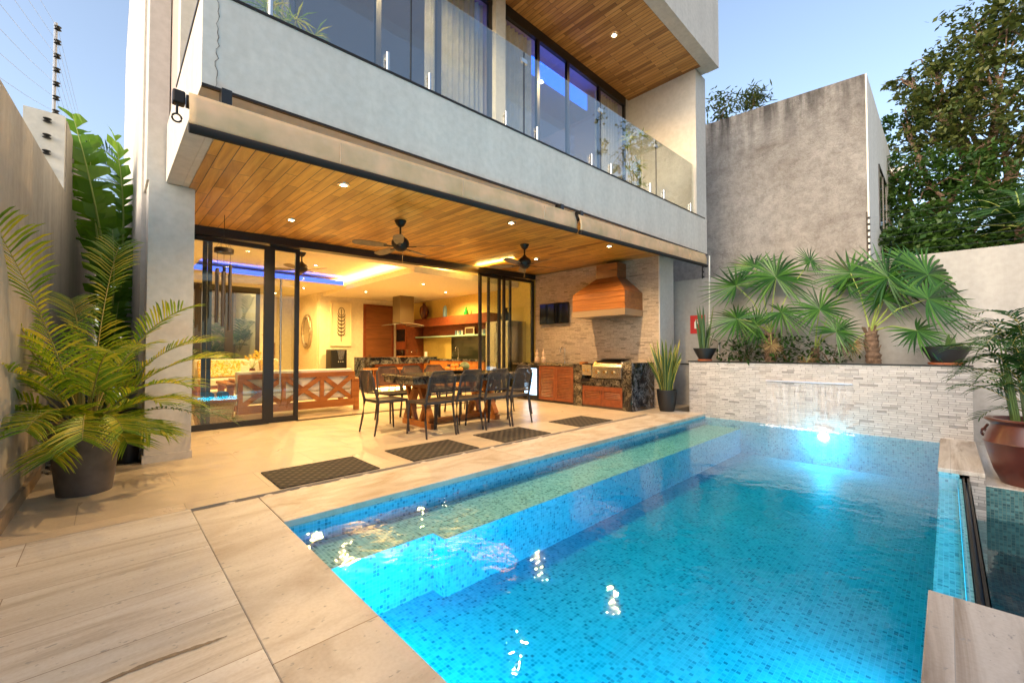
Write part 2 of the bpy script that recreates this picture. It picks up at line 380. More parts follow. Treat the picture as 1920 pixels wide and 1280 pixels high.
M['floor'] = tiles('porcelain_floor_tile', (.60,.50,.37), 1.2, .6, .003, 'X', .34,mcol=(.33,.26,.18), shift=(.15,.0,0))
M['deck'] = tiles('striped_travertine', (.70,.67,.62), 1.6, .42, .0022, 'X', .38, vein=1, mcol=(.25,.18,.12), streakcol=(.54,.47,.39), shift=(.35,.16,0), off=.3, pit=1)
M['coping'] = tiles('travertine_coping', (.66,.60,.52), 3.4, 2.1, .003, 'X', .42, mcol=(.25,.17,.10), streakcol=(.42,.31,.20), pit=1, off=0, shift=(0,.27,0))
M['coping_l'] = tiles('travertine_coping_end', (.69,.635,.565), 9, 2.125, .003, 'X', .42, vein=0, streakcol=(.52,.43,.335),mcol=(.25,.17,.10), pit=1, off=0, shift=(0,.31,0))
M['coping_pale'] = tiles('pale_travertine', (.68,.63,.57), 9, 9, .002, 'X', .5, vein=1, streakcol=(.38,.30,.23), pit=1)
M['ledger'] = ledger('split_face_stone', (.57,.54,.51))
M['ledger_warm'] = ledger('split_face_stone_warm', (.58,.46,.34))
M['granite'] = granite('dark_granite', (.010,.010,.011), (.10,.07,.035), (.38,.30,.18), 7, .14)
M['granite_bw'] = granite('black_granite', (.008,.009,.012), (.06,.065,.075), (.33,.33,.33), 8, .12)
M['mosaic'] = mosaic('pool_mosaic', [(.0, (.02,.19,.28)), (.08, (.06,.31,.42)), (.22, (.12,.43,.54)), (.62, (.17,.52,.62)), (1, (.23,.60,.69))], .026)
M['mosaic_shallow_lit'] = mosaic('shallow_lit_mosaic', [(.0, (.08,.13,.15)), (.14, (.18,.25,.26)), (.3, (.32,.39,.40)), (.65, (.42,.48,.49)), (1, (.54,.59,.59))], .026, grout=(.62,.66,.58))  # same tile as the basin; light of the shallows painted in as paler colour
M['mosaic_dark'] = mosaic('channel_mosaic', [(.0, (.015,.07,.09)), (.5, (.04,.15,.17)), (1, (.10,.25,.26))], .026, grout=(.12,.2,.18))
M['water'] = water_mat('pool_water', (.88,.97,1.0), vol=((.0,.94,.975), 1.3)); M['water_side'] = water_mat('pool_water_side', (1,1,1), vol=((.0,.94,.975), 1.3), clear=True)
M['water_dark'] = water_mat('channel_water', (.4,.66,.72), 3.0, .1)
M['black'] = plain('black_aluminium', (.012,.011,.010), .35)
M['dark_metal'] = plain('dark_bronze', (.035,.026,.020), .4, .6)
M['steel'] = plain('stainless_steel', (.62,.60,.56), .25, 1)
M['chrome'] = plain('chrome', (.75,.75,.75), .1, 1)
M['glass'] = glass('window_glass')
M['rail_glass'] = glass('railing_glass', (.86,.92,.92), .08, 2.0)
M['tint_glass'] = glass('balcony_window_glass', (.92,.92,.94), .05, 1.5)
M['fabric'] = leafmat('awning_canvas', [(.84,.66,.47)]*3, .45, .85)
M['chair'] = plain('brown_resin', (.055,.040,.030), .45)
M['mat'] = None
M['seam'] = plain('canvas_stitching', (.55,.38,.24), .9)
M['bar'] = plain('dark_brown_bar', (.022,.014,.010), .9)
M['white_fab'] = plain('cream_upholstery', (.72,.68,.58), .9, var=.06, vs=20, bump=.1)
M['terracotta'] = plain('glazed_terracotta', (.095,.024,.016), .35, var=.25, vs=5, coat=.3)
M['pot_grey'] = plain('grey_brown_planter', (.115,.092,.075), .6, var=.3, vs=7, bump=.15)
M['pot_black'] = plain('black_planter', (.013,.012,.012), .5)
M['soil'] = plain('soil', (.03,.02,.012), .95, var=.4, vs=40, bump=.6)
M['saucer'] = plain('clay_saucer', (.45,.13,.05), .7)
M['trunk'] = plain('bark', (.16,.10,.065), .9, var=.45, vs=25, bump=.8)
M['palm_leaf'] = leafmat('fan_palm_leaf', [(.010,.048,.008), (.028,.112,.014), (.09,.22,.028)], .26, .42)
M['areca_leaf'] = leafmat('areca_leaf', [(.10,.20,.014), (.26,.38,.022), (.58,.50,.045)], .45)
M['areca_stem'] = plain('areca_stem', (.30,.24,.05), .5)
M['dark_leaf'] = leafmat('shrub_leaf', [(.012,.05,.010), (.03,.09,.018), (.06,.14,.03)])
M['tree_leaf'] = leafmat('tree_leaf', [(.05,.08,.022), (.10,.135,.038), (.20,.21,.06)], .3)
M['tree_leaf2'] = leafmat('bright_tree_leaf', [(.028,.075,.015), (.055,.13,.025), (.11,.20,.045)], .35)
M['banana_leaf'] = leafmat('banana_leaf', [(.09,.22,.015), (.14,.30,.02), (.20,.36,.03)], .5, .3)
M['midrib'] = plain('leaf_midrib', (.30,.38,.08), .5)
M['dead_leaf'] = leafmat('dry_palm_leaf', [(.12,.07,.03), (.22,.14,.06), (.34,.24,.11)], .2, .7)
M['snake'] = leafmat('snake_plant_leaf', [(.04,.09,.03), (.07,.13,.04), (.11,.17,.05)], .1)
M['snake_edge'] = plain('yellow_leaf_edge', (.55,.50,.10), .5)
M['pebble'] = plain('white_pebble', (.6,.55,.47), .6, var=.2, vs=30)
M['gravel'] = leafmat('gravel', [(.12,.09,.06), (.25,.19,.13), (.5,.42,.33)], 0, .8)
M['led_warm'] = emit('lamp_lens', (1, .78, .42), 34)
M['led_blue'] = emit('blue_led', (.03,.09,1), 2.2)
M['led_yellow'] = emit('yellow_led', (1, .70, .22), 12)
M['dark_room'] = plain('dark_interior', (.10,.08,.07), .9)
M['curtain'] = leafmat('sheer_curtain', [(.85,.85,.83)]*3, .4, .9)
M['red'] = plain('red_sign_paint', (.5,.02,.02), .4)
M['white'] = plain('white_plastic', (.8,.78,.72), .4)
M['brown_glass'] = plain('amber_glass', (.16,.04,.012), .08, coat=.5)
M['green_glass'] = plain('green_glass', (.02,.30,.04), .08, coat=.5)
M['blue_glass'] = plain('blue_glass', (.15,.28,.42), .12)
M['wicker'] = plain('wicker', (.42,.27,.13), .8, var=.35, vs=60, bump=.8)
M['blue_cloth'] = plain('blue_cloth', (.02,.10,.30), .9)
M['orange'] = plain('orange_peel', (.85,.28,.02), .45, bump=.2, vs=90)
M['melon'] = plain('melon_rind', (.22,.25,.08), .5, var=.5, vs=14)
M['yellow_flower'] = leafmat('orchid', [(.7,.45,.05), (.85,.62,.12), (.9,.75,.3)], .3)
M['pattern'] = None
M['screen'] = plain('tv_screen', (.006,.006,.007), .08)
M['mirror'] = plain('mirror', (.8,.8,.8), .03, 1)
M['silver_frame'] = plain('silver_leaf_frame', (.45,.38,.28), .45, .7, var=.3, vs=30)
M['fridge_lit'] = emit('lit_cooler_interior', (.45,.72,1), 1.6)
M['wire'] = plain('galvanised_wire', (.35,.36,.38), .4, .8)
M['spa_led'] = emit('pool_lamp_lens', (.75,.88,1), 9)
M['gold'] = plain('brass_knob', (.75,.52,.22), .25, 1)
M['blade'] = plain('weathered_fan_blade', (.20,.13,.06), .5, var=.3, vs=12)
M['figurine'] = plain('glazed_figurine', (.6,.42,.28), .3, var=.3, vs=20)

def _mat_rubber():
    m, t, N, L, p = new('rubber_mat'); g = geo_pos(N)
    w1 = N.new('ShaderNodeTexWave'); w1.wave_type = 'BANDS'; w1.bands_direction = 'DIAGONAL'; w1.inputs['Scale'].default_value = 6; w1.inputs['Distortion'].default_value = 0; L.new(g, w1.inputs[0])
    mp = N.new('ShaderNodeMapping'); mp.inputs['Scale'].default_value = (1,-1,1); L.new(g, mp.inputs[0])
    w2 = N.new('ShaderNodeTexWave'); w2.wave_type = 'BANDS'; w2.bands_direction = 'DIAGONAL'; w2.inputs['Scale'].default_value = 6; L.new(mp.outputs[0], w2.inputs[0])
    mx = N.new('ShaderNodeMath'); mx.operation = 'MULTIPLY'; L.new(w1.outputs[1], mx.inputs[0]); L.new(w2.outputs[1], mx.inputs[1])
    n = noise(N, L, g, 90, 3)
    c = ramp(N, L, mx.outputs[0], [(.05, (.022,.017,.012)), (.4, (.050,.039,.027)), (.9, (.10,.08,.055))])
    c = mixrgb(N, L, c, ramp(N, L, n, [(.35, (.5,.5,.5)), (.65, (1,1,1))]), .8, 'MULTIPLY')
    L.new(c, p.inputs[0]); p.inputs['Roughness'].default_value = .85; bump(N, L, mx.outputs[0], .6, .004, p); return m
M['mat'] = _mat_rubber()
def _stain_wall():
    m, t, N, L, p = new('weathered_stucco'); g = N.new('ShaderNodeNewGeometry'); P = g.outputs['Position']
    sp = N.new('ShaderNodeSeparateXYZ'); L.new(P, sp.inputs[0])
    c = (.54,.50,.46)
    a = noise(N, L, P, .9, 9, .72, .5); b_ = noise(N, L, P, 6, 12, .80, 0)
    base = ramp(N, L, a, [(.28, (.30,.26,.22)), (.45, (.44,.40,.365)), (.6, c), (.78, (.60,.54,.48))])
    base = mixrgb(N, L, base, ramp(N, L, b_, [(.34, (.42,.40,.38)), (.56, (1,1,1))]), .62, 'MULTIPLY')
    # black weathering running down from the top edge
    mp = N.new('ShaderNodeMapping'); mp.inputs['Scale'].default_value = (4,4,.5); L.new(P, mp.inputs[0])
    s_ = noise(N, L, mp.outputs[0], 1, 6, .6)
    mr = N.new('ShaderNodeMapRange'); mr.inputs[1].default_value = 5.3; mr.inputs[2].default_value = 7.05; L.new(sp.outputs[2], mr.inputs[0])
    pw = N.new('ShaderNodeMath'); pw.operation = 'POWER'; pw.inputs[1].default_value = 1.6; L.new(mr.outputs[0], pw.inputs[0])
    ml = N.new('ShaderNodeMath'); ml.operation = 'MULTIPLY'; L.new(pw.outputs[0], ml.inputs[0]); L.new(ramp(N, L, s_, [(.35, (0,0,0)), (.62, (1,1,1))]), ml.inputs[1])
    base = mixrgb(N, L, base, (.035,.03,.028), ml.outputs[0])
    L.new(base, p.inputs[0]); p.inputs['Roughness'].default_value = .9; bump(N, L, b_, 1.0, .12, p); return m
M['stain_wall'] = _stain_wall()
def _pattern():
    m, t, N, L, p = new('patterned_cushion'); g = geo_pos(N); n = noise(N, L, g, 9, 3, .5, 1.5)
    L.new(ramp(N, L, n, [(.42, (.75,.62,.38)), (.47, (.55,.22,.02)), (.55, (.80,.52,.08)), (.6, (.75,.62,.38))]), p.inputs[0]); p.inputs['Roughness'].default_value = .9; return m
M['pattern'] = _pattern()

# ================================================================== THE SETTING
def struct(o): o['kind'] = 'structure'; return o
def zc(x, y): return 3.005 + .025*x + .015*(y-3.5)      # underside of the balcony slab (tilted to fit the image's barrel-distorted edges)
PT = lambda x: 3.68 + .033*x                             # top of the balcony parapet (slope also fitted to the distorted image)
GY = 7.8                                                 # sliding glass line
XW = 8.35                                                # stone wall face
struct(MB().box(-60,-60,-1.6, 90,90,-1.5).build('ground', plain('earth', (.12,.11,.08), .95, var=.3, vs=.5)))
# floors (tops at z = 0)
m = MB(); m.box(-.9, 4.02, -.4, 9.3, 6.05, 0); m.box(.30, 6.05, -.4, 9.3, 17.0, 0)
m.box(7.45, 3.95, -.4, 9.3, 4.02, 0)
struct(m.build('patio_floor', M['floor']))
struct(MB().box(-.9, -3, -.4, .4705, 4.018, -.001).build('travertine_deck', M['deck']))
m = MB(); m.box(.4715, -3, -.05, .908, 3.95, 0)
struct(m.build('pool_coping', M['coping_l'], bevel=.006))
m = MB(); m.box(.911, 3.26, -.05, 8.30, 3.95, 0)
struct(m.build('pool_coping', M['coping'], bevel=.006))
m = MB(); m.box(.911, -3, -.045, 3.0, .088, .001)
struct(m.build('pool_coping', M['coping_pale'], bevel=.006))
m = MB(); m.box(6.2, -.235, -.045, 8.30, .092, .001)
struct(m.build('pool_coping', M['coping_pale'], bevel=.006))
# drain slot with pebbles
struct(MB().box(.63, 3.952, -.10, 7.45, 4.018, -.055).build('drain_channel', plain('drain_bed', (.20,.18,.16), .9)))
m = MB()
for i in range(150):
    x = .66 + 6.75*rnd.random(); s_ = rnd.uniform(.010, .020)
    m.sphere((x, 3.985 + rnd.uniform(-.012,.012), -.045 + s_*rnd.uniform(.5,1.4)), s_, 6, rnd.uniform(1.0,2.0), rnd.uniform(.7,1.1), .6)
for x in (.72, .99, 1.27, 1.62, 1.85, 2.5, 3.05, 3.5, 4.4, 4.9):
    m.sphere((x, 3.99, -.03), .032, 8, 1.5, .85, .8)
o = m.build('pebbles', M['pebble'], smooth=True); tag(o, 'white pebbles filling the drain slot beside the pool coping', 'pebbles', kind='stuff')
# gravel bed at the left wall
struct(MB().box(-.9, 6.05, -.4, .30, 14, -.03).build('soil_bed', M['soil']))
m = MB()
for i in range(420):
    x = rnd.uniform(-.46, .28); y = 6.06 + 1.5*rnd.random()**1.5; s_ = rnd.uniform(.012,.026)
    m.sphere((x, y, -.02), s_, 5, 1.3, 1, .7)
o = m.build('gravel', M['gravel']); tag(o, 'loose gravel bed between the garden wall and the house column', 'gravel', kind='stuff')
# pool basin (shells, inner faces)
ZF = -.64; ZW0 = -.066
m = MB()
m.quad((.90,-.06,ZF),(8.31,-.06,ZF),(8.31,2.80,ZF),(.90,2.80,ZF))                     # floor
m.quad((.908,-3,ZF),(.908,3.262,ZF),(.908,3.262,-.048),(.908,-3,-.048))             # left wall
m.quad((.90,3.262,-.26),(.90,3.262,-.048),(8.31,3.262,-.048),(8.31,3.262,-.26))     # wall on the house side
m.quad((8.298,-.25,ZF),(8.298,3.27,ZF),(8.298,3.27,ZW0),(8.298,-.25,ZW0))           # end wall under the feature
m.quad((1.836,2.636,ZF),(8.31,2.636,ZF),(8.31,2.636,-.2085),(1.836,2.636,-.2085))           # shelf risers
m.quad((.90,2.786,ZF),(1.836,2.786,ZF),(1.836,2.786,-.2075),(.90,2.786,-.2075))
m.quad((1.836,2.636,ZF),(1.836,2.786,ZF),(1.836,2.786,-.2085),(1.836,2.636,-.2085))
m.quad((.911,.086,ZF),(3.002,.086,ZF),(3.002,.086,-.04),(.911,.086,-.04))
m.quad((3.002,.086,ZF),(3.002,-.06,ZF),(3.002,-.06,-.04),(3.002,.086,-.04))
m.quad((6.198,.086,ZF),(8.31,.086,ZF),(8.31,.086,-.04),(6.198,.086,-.04))
m.quad((6.198,-.06,ZF),(6.198,.086,ZF),(6.198,.086,-.04),(6.198,-.06,-.04))
struct(m.build('pool_basin', M['mosaic']))
m = MB(); m.box(.90, 2.79, -.25, 1.84, 3.262, -.208); m.box(1.84, 2.64, -.25, 8.31, 3.262, -.209)
struct(m.build('pool_shelf', M['mosaic_shallow_lit']))
struct(MB().box(3.002, -.048, -.62, 6.198, .085, -.22).build('pool_shelf', M['mosaic']))
t = thing('edge_lamp', 'long underwater light strip along the spill edge of the pool', 'pool light', (4.6,-.03,-.4))
MB().box(3.1,-.0485,-.165, 6.1,-.0465,-.155).build('lens', emit('edge_lens', (.05,.6,1), 1), t)
lamp('light', (4.6,-.035,-.12), 1.2, (.02,.60,1), 'AREA', parent=t, sx=3.0, sy=.06, rot=(R(90),0,0))
m = MB(); m.box(3.002, -.075, -.62, 6.198, -.049, -.085)
struct(m.build('spill_edge', M['mosaic']))
ZW = -.068
m = MB().box(.912,-.046,ZF+.002, 8.296,3.258,ZW); m.m = [1,0,1,1,1,1]
struct(m.build('pool_water', [M['water'], M['water_side']]))
# lower channel beyond the spill edge
m = MB()
m.quad((3.0,-2.6,-.95),(9.3,-2.6,-.95),(9.3,-.13,-.95),(3.0,-.13,-.95))
m.quad((3.0,-.135,-.95),(6.2,-.135,-.95),(6.2,-.135,-.10),(3.0,-.135,-.10))
m.quad((6.355,-.235,-.95),(6.355,-2.6,-.95),(6.355,-2.6,-.15),(6.355,-.235,-.15))
m.quad((3.001,-2.6,-.95),(3.001,-.13,-.95),(3.001,-.13,-.04),(3.001,-2.6,-.04))
struct(m.build('channel_basin', M['mosaic_dark']))
struct(MB().quad((3.0,-2.6,-.46),(6.36,-2.6,-.46),(6.36,-.136,-.46),(3.0,-.136,-.46)).build('channel_water', M['water_dark']))
m = MB(); m.box(6.205,-.235,-.95, 8.3,-.13,-.047)
struct(m.build('channel_pier', M['ledger']))
struct(MB().box(6.36,-2.6,-.9, 9.3,-.24,-.14).build('lower_terrace', M['coping_pale'], bevel=.01))
rs = random.Random(5); m = MB(); n = 26; up = []; lo = []
for i in range(n+1):
    q = i/n; x = -.02 + .40*q; y = 2.140 + .010*math.sin(q*5) ; h = .014*math.sin(math.pi*q)**.5 + rs.uniform(-.003,.004)
    up.append((x, y+h, .0006)); lo.append((x, y-h*.8, .0006))
m.add(up+lo, [(i, n+1+i, n+2+i, i+1) for i in range(n)])
struct(m.build('deck_stain', plain('dark_stone_filler', (.20,.155,.11), .5, var=.25, vs=60)))
# rails of the overflow gutter
t = thing('gutter_rail', 'dark twin metal rail of the overflow gutter along the pool edge', 'rail', (3.0,-.1,-.08))
for y in (-.088, -.118): MB().box(3.003,y-.007,-.10, 6.19,y+.007,-.062).build('rail', M['dark_metal'], t)
MB().box(3.003,-.13,-.14, 6.19,-.078,-.115).build('gutter_bed', plain('blue_gutter', (.02,.05,.10), .3), t)

# ------------------------------------------------------------------ feature wall with spout
fw = thing('feature_wall', 'low split-face stone wall at the far end of the pool with a blade waterfall', 'stone wall', (8.3,1.6,-.1))
m = MB(); m.box(8.30,-.22,-.3, 8.40,3.56,.985); m.box(8.40, 3.46,-.1, 9.2,3.56,.985); m.box(8.40,-.22,-.1, 9.28,-.12,.985)
m.build('wall', M['ledger'], fw)
MB().box(8.285,-.235,.988, 8.46,3.575,1.008).build('cap', M['black'], fw)
MB().box(8.40,-.12,0, 9.28,3.46,.93).build('planting_soil', M['soil'], fw)
MB().box(8.262,1.03,.680, 8.30,2.21,.70).build('spout', plain('lit_steel_blade', (.75,.74,.82), .3, .5), fw)
def fallmat():
    m, t, N, L, p = new('falling_water'); N.remove(p); g = geo_pos(N)
    mp = N.new('ShaderNodeMapping'); mp.inputs['Scale'].default_value = (8,26,1.6); L.new(g, mp.inputs[0]); n = noise(N, L, mp.outputs[0], 1, 5, .6)
    tr = N.new('ShaderNodeBsdfTransparent'); gl = N.new('ShaderNodeBsdfGlossy'); gl.inputs['Roughness'].default_value = .45
    df = N.new('ShaderNodeBsdfDiffuse'); df.inputs[0].default_value = (.75,.78,.95,1)
    mx = N.new('ShaderNodeMixShader'); mx.inputs[0].default_value = .5; L.new(gl.outputs[0], mx.inputs[1]); L.new(df.outputs[0], mx.inputs[2])
    m2 = N.new('ShaderNodeMixShader'); L.new(ramp(N, L, n, [(.40, (.02,)*3), (.7, (.20,)*3)]), m2.inputs[0]); L.new(tr.outputs[0], m2.inputs[1]); L.new(mx.outputs[0], m2.inputs[2])
    L.new(m2.outputs[0], N['Material Output'].inputs[0]); return m
M['fall'] = fallmat()
m = MB(); ny, nz = 40, 14; vs = []; fs = []
for j in range(nz+1):
    q = j/nz; z = .685 - q*.75; x = 8.262 - .10*math.sqrt(q)
    for i in range(ny+1):
        y = 1.04 + 1.16*i/ny + (.5-i/ny)*.10*q
        vs.append((x + .006*math.sin(i*1.7+j*.4) + .004*math.sin(i*.9), y, z))
for j in range(nz):
    for i in range(ny): a = j*(ny+1)+i; fs.append((a,a+1,a+ny+2,a+ny+1))
m.add(vs, fs); tag(m.build('falling_water', M['fall'], smooth=True), 'thin clear sheet of water falling from the spout in the stone wall', 'waterfall')
m = MB()
for i in range(260):
    y = rnd.gauss(1.62,.34); x = 8.13 + rnd.gauss(0,.05)
    if 1.0 < y < 2.25: m.sphere((min(x,8.27), y, ZW+rnd.uniform(0,.010)), rnd.uniform(.006,.02), 5, 1.6, 1.2, .5)
tag(m.build('foam', plain('foam', (.85,.88,.92), .4), smooth=True), 'white froth where the falling sheet of water meets the pool', 'foam', kind='stuff')
t = thing('pool_lamp', 'bright underwater lamp below the waterfall', 'pool light', (8.27,1.40,-.17))
MB().lathe([(.001,0),(.055,.0),(.075,.012),(.075,.02)], (0,0,0), 20).build('lens', M['spa_led'], t, world=False).rotation_euler = (0,R(-90),0)
lamp('light', (8.20,1.40,-.26), 14, (.16,.74,1), size=.02, parent=t)
t = thing('pool_lamp', 'unseen underwater lamp added on the left wall of the pool to even its glow', 'pool light', (.915,1.6,-.36))
MB().lathe([(.001,0),(.055,.0),(.075,.012),(.075,.02)], (0,0,0), 20).build('lens', M['spa_led'], t, world=False).rotation_euler = (0,R(90),0)
lamp('light', (.93,1.5,-.36), 29, (.02,.70,1), 'AREA', parent=t, sx=.3, sy=2.3, rot=(0,R(-90),0))  # added out of view as a broad panel to spread the pool light
t = thing('pool_lamp', 'unseen underwater lamp on the near side wall of the pool under the pale corner slab, widened to even the glow', 'pool light', (2.0,.092,-.34))
MB().lathe([(.001,0),(.055,.0),(.075,.012),(.075,.02)], (0,0,0), 20).build('lens', M['spa_led'], t, world=False).rotation_euler = (R(-90),0,0)
lamp('light', (2.0,.10,-.34), 29, (.02,.70,1), 'AREA', parent=t, sx=1.9, sy=.3, rot=(R(90),0,0))  # out of view; panel stretched wide to spread the pool light

# ------------------------------------------------------------------ garden walls
def wallx(y): return -.51 + .025*(y-4.49)
t = thing('garden_wall', 'tall rendered garden wall along the left side with a stone skirting', 'garden wall', (-.6,5,0))
def wseg(m, y0, y1, z0, z1, th=.35, off=0):
    a, b = wallx(y0)+off, wallx(y1)+off
    m.hexa([(a-th,y0,-.4),(a,y0,-.4),(b,y1,-.4),(b-th,y1,-.4),(a-th,y0,z0),(a,y0,z0),(b,y1,z1),(b-th,y1,z1)])
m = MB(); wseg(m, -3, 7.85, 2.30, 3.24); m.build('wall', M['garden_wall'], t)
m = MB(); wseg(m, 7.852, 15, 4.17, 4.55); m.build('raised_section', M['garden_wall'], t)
m = MB(); m.hexa([(wallx(7.8)-.36,7.70,2.6),(wallx(7.8)-.01,7.70,2.6),(wallx(7.8)-.01,7.85,2.6),(wallx(7.8)-.36,7.85,2.6),(wallx(7.8)-.36,7.70,4.17),(wallx(7.8)-.01,7.70,4.17),(wallx(7.8)-.01,7.85,4.17),(wallx(7.8)-.36,7.85,4.17)])
m.build('pilaster', M['cream'], t)
m = MB(); a, b = wallx(-3), wallx(6.03); m.hexa([(a,-3,0),(a+.03,-3,0),(b+.03,6.03,0),(b,6.03,0),(a,-3,.105),(a+.03,-3,.105),(b+.03,6.03,.105),(b,6.03,.105)])
m.build('skirting', plain('stone_skirting', (.30,.22,.14), .5, var=.2, vs=9), t)
# electric fence
t = thing('electric_fence', 'electric fence of thin wires with black insulators on top of the left garden wall', 'electric fence', (-.64,5,3))
def post(x, y, z0, z1, n):
    p_ = MB(); p_.tube([(x,y,z0),(x,y,z1)], .018, 8); o = p_.build('post', M['wire'], t)
    for i in range(n):
        z = z0 + (z1-z0)*(i+.6)/n
        MB().lathe([(.012,-.03),(.036,-.02),(.02,0),(.036,.02),(.012,.03)], (x+.02,y-.02,z), 10).build('insulator', M['black'], o)
    return [z0 + (z1-z0)*(i+.6)/n for i in range(n)]
px_, py_ = wallx(7.9)-.13, 7.95
zs_b = post(px_, py_, 4.17, 5.45, 7)
px2, py2 = wallx(4.0)-.13, 4.02
zs_a = post(px2, py2, 2.85, 4.1, 7)
for i in range(5):
    MB().lathe([(.012,-.03),(.04,-.02),(.02,0),(.04,.02),(.012,.03)], (wallx(7.8)-.16,7.67,3.25+.2*i), 10).build('insulator', M['black'], t)
for za, zb_ in zip(zs_a, zs_b):
    MB().tube([(px2+.02,py2,za),((px2+px_)/2+.02,(py2+py_)/2,(za+zb_)/2-.02),(px_+.02,py_,zb_)], .0016, 5).build('wire', M['wire'], t)
    MB().tube([(px_+.02,py_,zb_),(wallx(14.5)-.1,14.5,4.55+(zb_-4.17)*.95)], .0016, 5).build('wire', M['wire'], t)
    MB().tube([(px2+.02,py2,za),(px2,-1,za-.6)], .0016, 5).build('wire', M['wire'], t)

t = thing('end_wall', 'pale rendered boundary wall behind the planter at the end of the pool', 'garden wall', (9.3,1,0))
m = MB(); m.hexa([(9.3,-9,-.9),(9.5,-9,-.9),(9.5,9,-.9),(9.3,9,-.9),(9.3,-9,2.62),(9.5,-9,2.62),(9.5,9,2.84),(9.3,9,2.84)])
m.build('wall', M['end_wall'], t)
MB().box(9.27,3.58,.90, 9.297,4.2,.925).build('trim', M['black'], t)
MB().box(9.285,3.75,.0, 9.298,4.2,.40).build('skirting', M['end_wall'], t)
# fence wires of the end wall
t = thing('boundary_fence', 'line of black fence insulators standing on the end wall beside the weathered building', 'electric fence', (9.4,1.0,2.7))
for (x,y,zt) in ((9.4,.93,3.6),(9.4,3.72,3.55)):
    q = MB().tube([(x,y,2.6),(x,y,zt)], .012, 6).build('post', M['dark_metal'], t)
    for i in range(8):
        MB().lathe([(.008,-.02),(.03,-.012),(.012,0),(.03,.012),(.008,.02)], (x,y-.02,2.72+.11*i), 8).build('insulator', M['black'], q)
for i in range(7):
    MB().tube([(9.4,.93,2.74+.125*i),(9.4,-3,2.62+.125*i)], .0009, 4).build('wire', M['wire'], t)

# ------------------------------------------------------------------ neighbouring building
t = thing('neighbour_building', 'unfinished weathered stucco building with a white side face beyond the end wall', 'building', (11,3,0))
m = MB(); m.hexa([(11,1.08,-1.5),(17,1.08,-1.5),(17,9,-1.5),(11,9,-1.5),(11,1.08,6.84),(17,1.08,6.84),(17,9,7.3),(11,9,7.3)]); m.build('wall', M['stain_wall'], t)
m = MB(); m.box(11.02,1.05,-1.5, 16.3,1.078,6.84); m.build('side_face', M['white_wall'], t)
wn = MB().box(12.85,1.045,4.05, 14.55,1.055,5.55).build('window', M['screen'], t)
m = MB()
for x in (12.85,13.7,14.5): m.box(x,1.03,4.05, x+.05,1.05,5.55)
m.box(12.85,1.03,4.05, 14.55,1.05,4.10); m.box(12.85,1.03,5.50, 14.55,1.05,5.55); m.build('frame', M['black'], wn)
MB().box(16.0,.75,6.2, 16.3,1.05,6.38).build('drain_spout', M['white_wall'], t)

# ================================================================== THE HOUSE
H = thing('house', 'modern two-storey villa with a grey balcony slab, timber ceilings and sliding glass doors', 'house', (4.4,6,0))
def hp(m, name, mat, **k): return m.build(name, mat, H, **k)
# balcony slab and parapet
m = MB()
def slab(m, x0, y0, x1, y1, top):
    m.hexa([(x0,y0,zc(x0,y0)),(x1,y0,zc(x1,y0)),(x1,y1,zc(x1,y1)),(x0,y1,zc(x0,y1)),(x0,y0,top(x0)),(x1,y0,top(x1)),(x1,y1,top(x1)),(x0,y1,top(x0))])
slab(m, .43, 3.5, 9.10, 3.64, PT)
slab(m, .43, 3.642, .57, 5.94, PT)
slab(m, .572, 3.642, 9.10, 7.9, lambda x: 3.45+.02*x)
hp(m, 'balcony_slab', M['facade'])
m = MB(); m.hexa([(.425,3.492,PT(.4)),(9.0,3.492,PT(9)),(9.0,3.52,PT(9)),(.425,3.52,PT(.4)),(.425,3.492,PT(.4)+.02),(9.0,3.492,PT(9)+.02),(9.0,3.52,PT(9)+.02),(.425,3.52,PT(.4)+.02)])
m.box(.422,3.522,PT(.43), .445,5.03,PT(.43)+.02)
m.hexa([(.43,3.488,zc(.43,3.5)-.008),(9.1,3.488,zc(9.1,3.5)-.008),(9.1,3.515,zc(9.1,3.5)-.008),(.43,3.515,zc(.43,3.5)-.008),(.43,3.488,zc(.43,3.5)+.012),(9.1,3.488,zc(9.1,3.5)+.012),(9.1,3.4985,zc(9.1,3.5)+.012),(.43,3.4985,zc(.43,3.5)+.012)])
hp(m, 'parapet_trim', M['dark_metal'])
m = MB(); rc = random.Random(3); q = [(.515+rc.uniform(-.012,.012), 3.4975, 3.03+.66*i/22) for i in range(23)]
m.tube(q, [.0012+.0012*rc.random() for _ in q], 5); hp(m, 'hairline_crack', plain('crack', (.10,.08,.07), .9))
# timber ceiling
def cz(x, y): return zc(x, y) - .008
m = MB(); x0,x1,y0,y1 = .63,8.35,3.70,7.80
m.hexa([(x0,y0,cz(x0,y0)),(x1,y0,cz(x1,y0)),(x1,y1,cz(x1,y1)),(x0,y1,cz(x0,y1)),(x0,y0,cz(x0,y0)+.006),(x1,y0,cz(x1,y0)+.006),(x1,y1,cz(x1,y1)+.006),(x0,y1,cz(x0,y1)+.006)])
hp(m, 'timber_ceiling', M['ceil_wood'])
# column and left walls
m = MB(); m.box(.29,5.95,.0, .69,6.36,3.05); hp(m, 'column', M['facade'])
m = MB(); m.box(.275,5.935,.0, .70,6.36,.085); hp(m, 'column_plinth', M['facade'])
m = MB(); m.box(.27,5.96,3.052, .449,6.5,10); hp(m, 'upper_column', M['facade_warm'])
m = MB(); m.box(.25,6.362,-.4, .44,17,3.0); m.box(.25,6.502,3.002, .44,17,10); hp(m, 'side_wall', M['facade'])
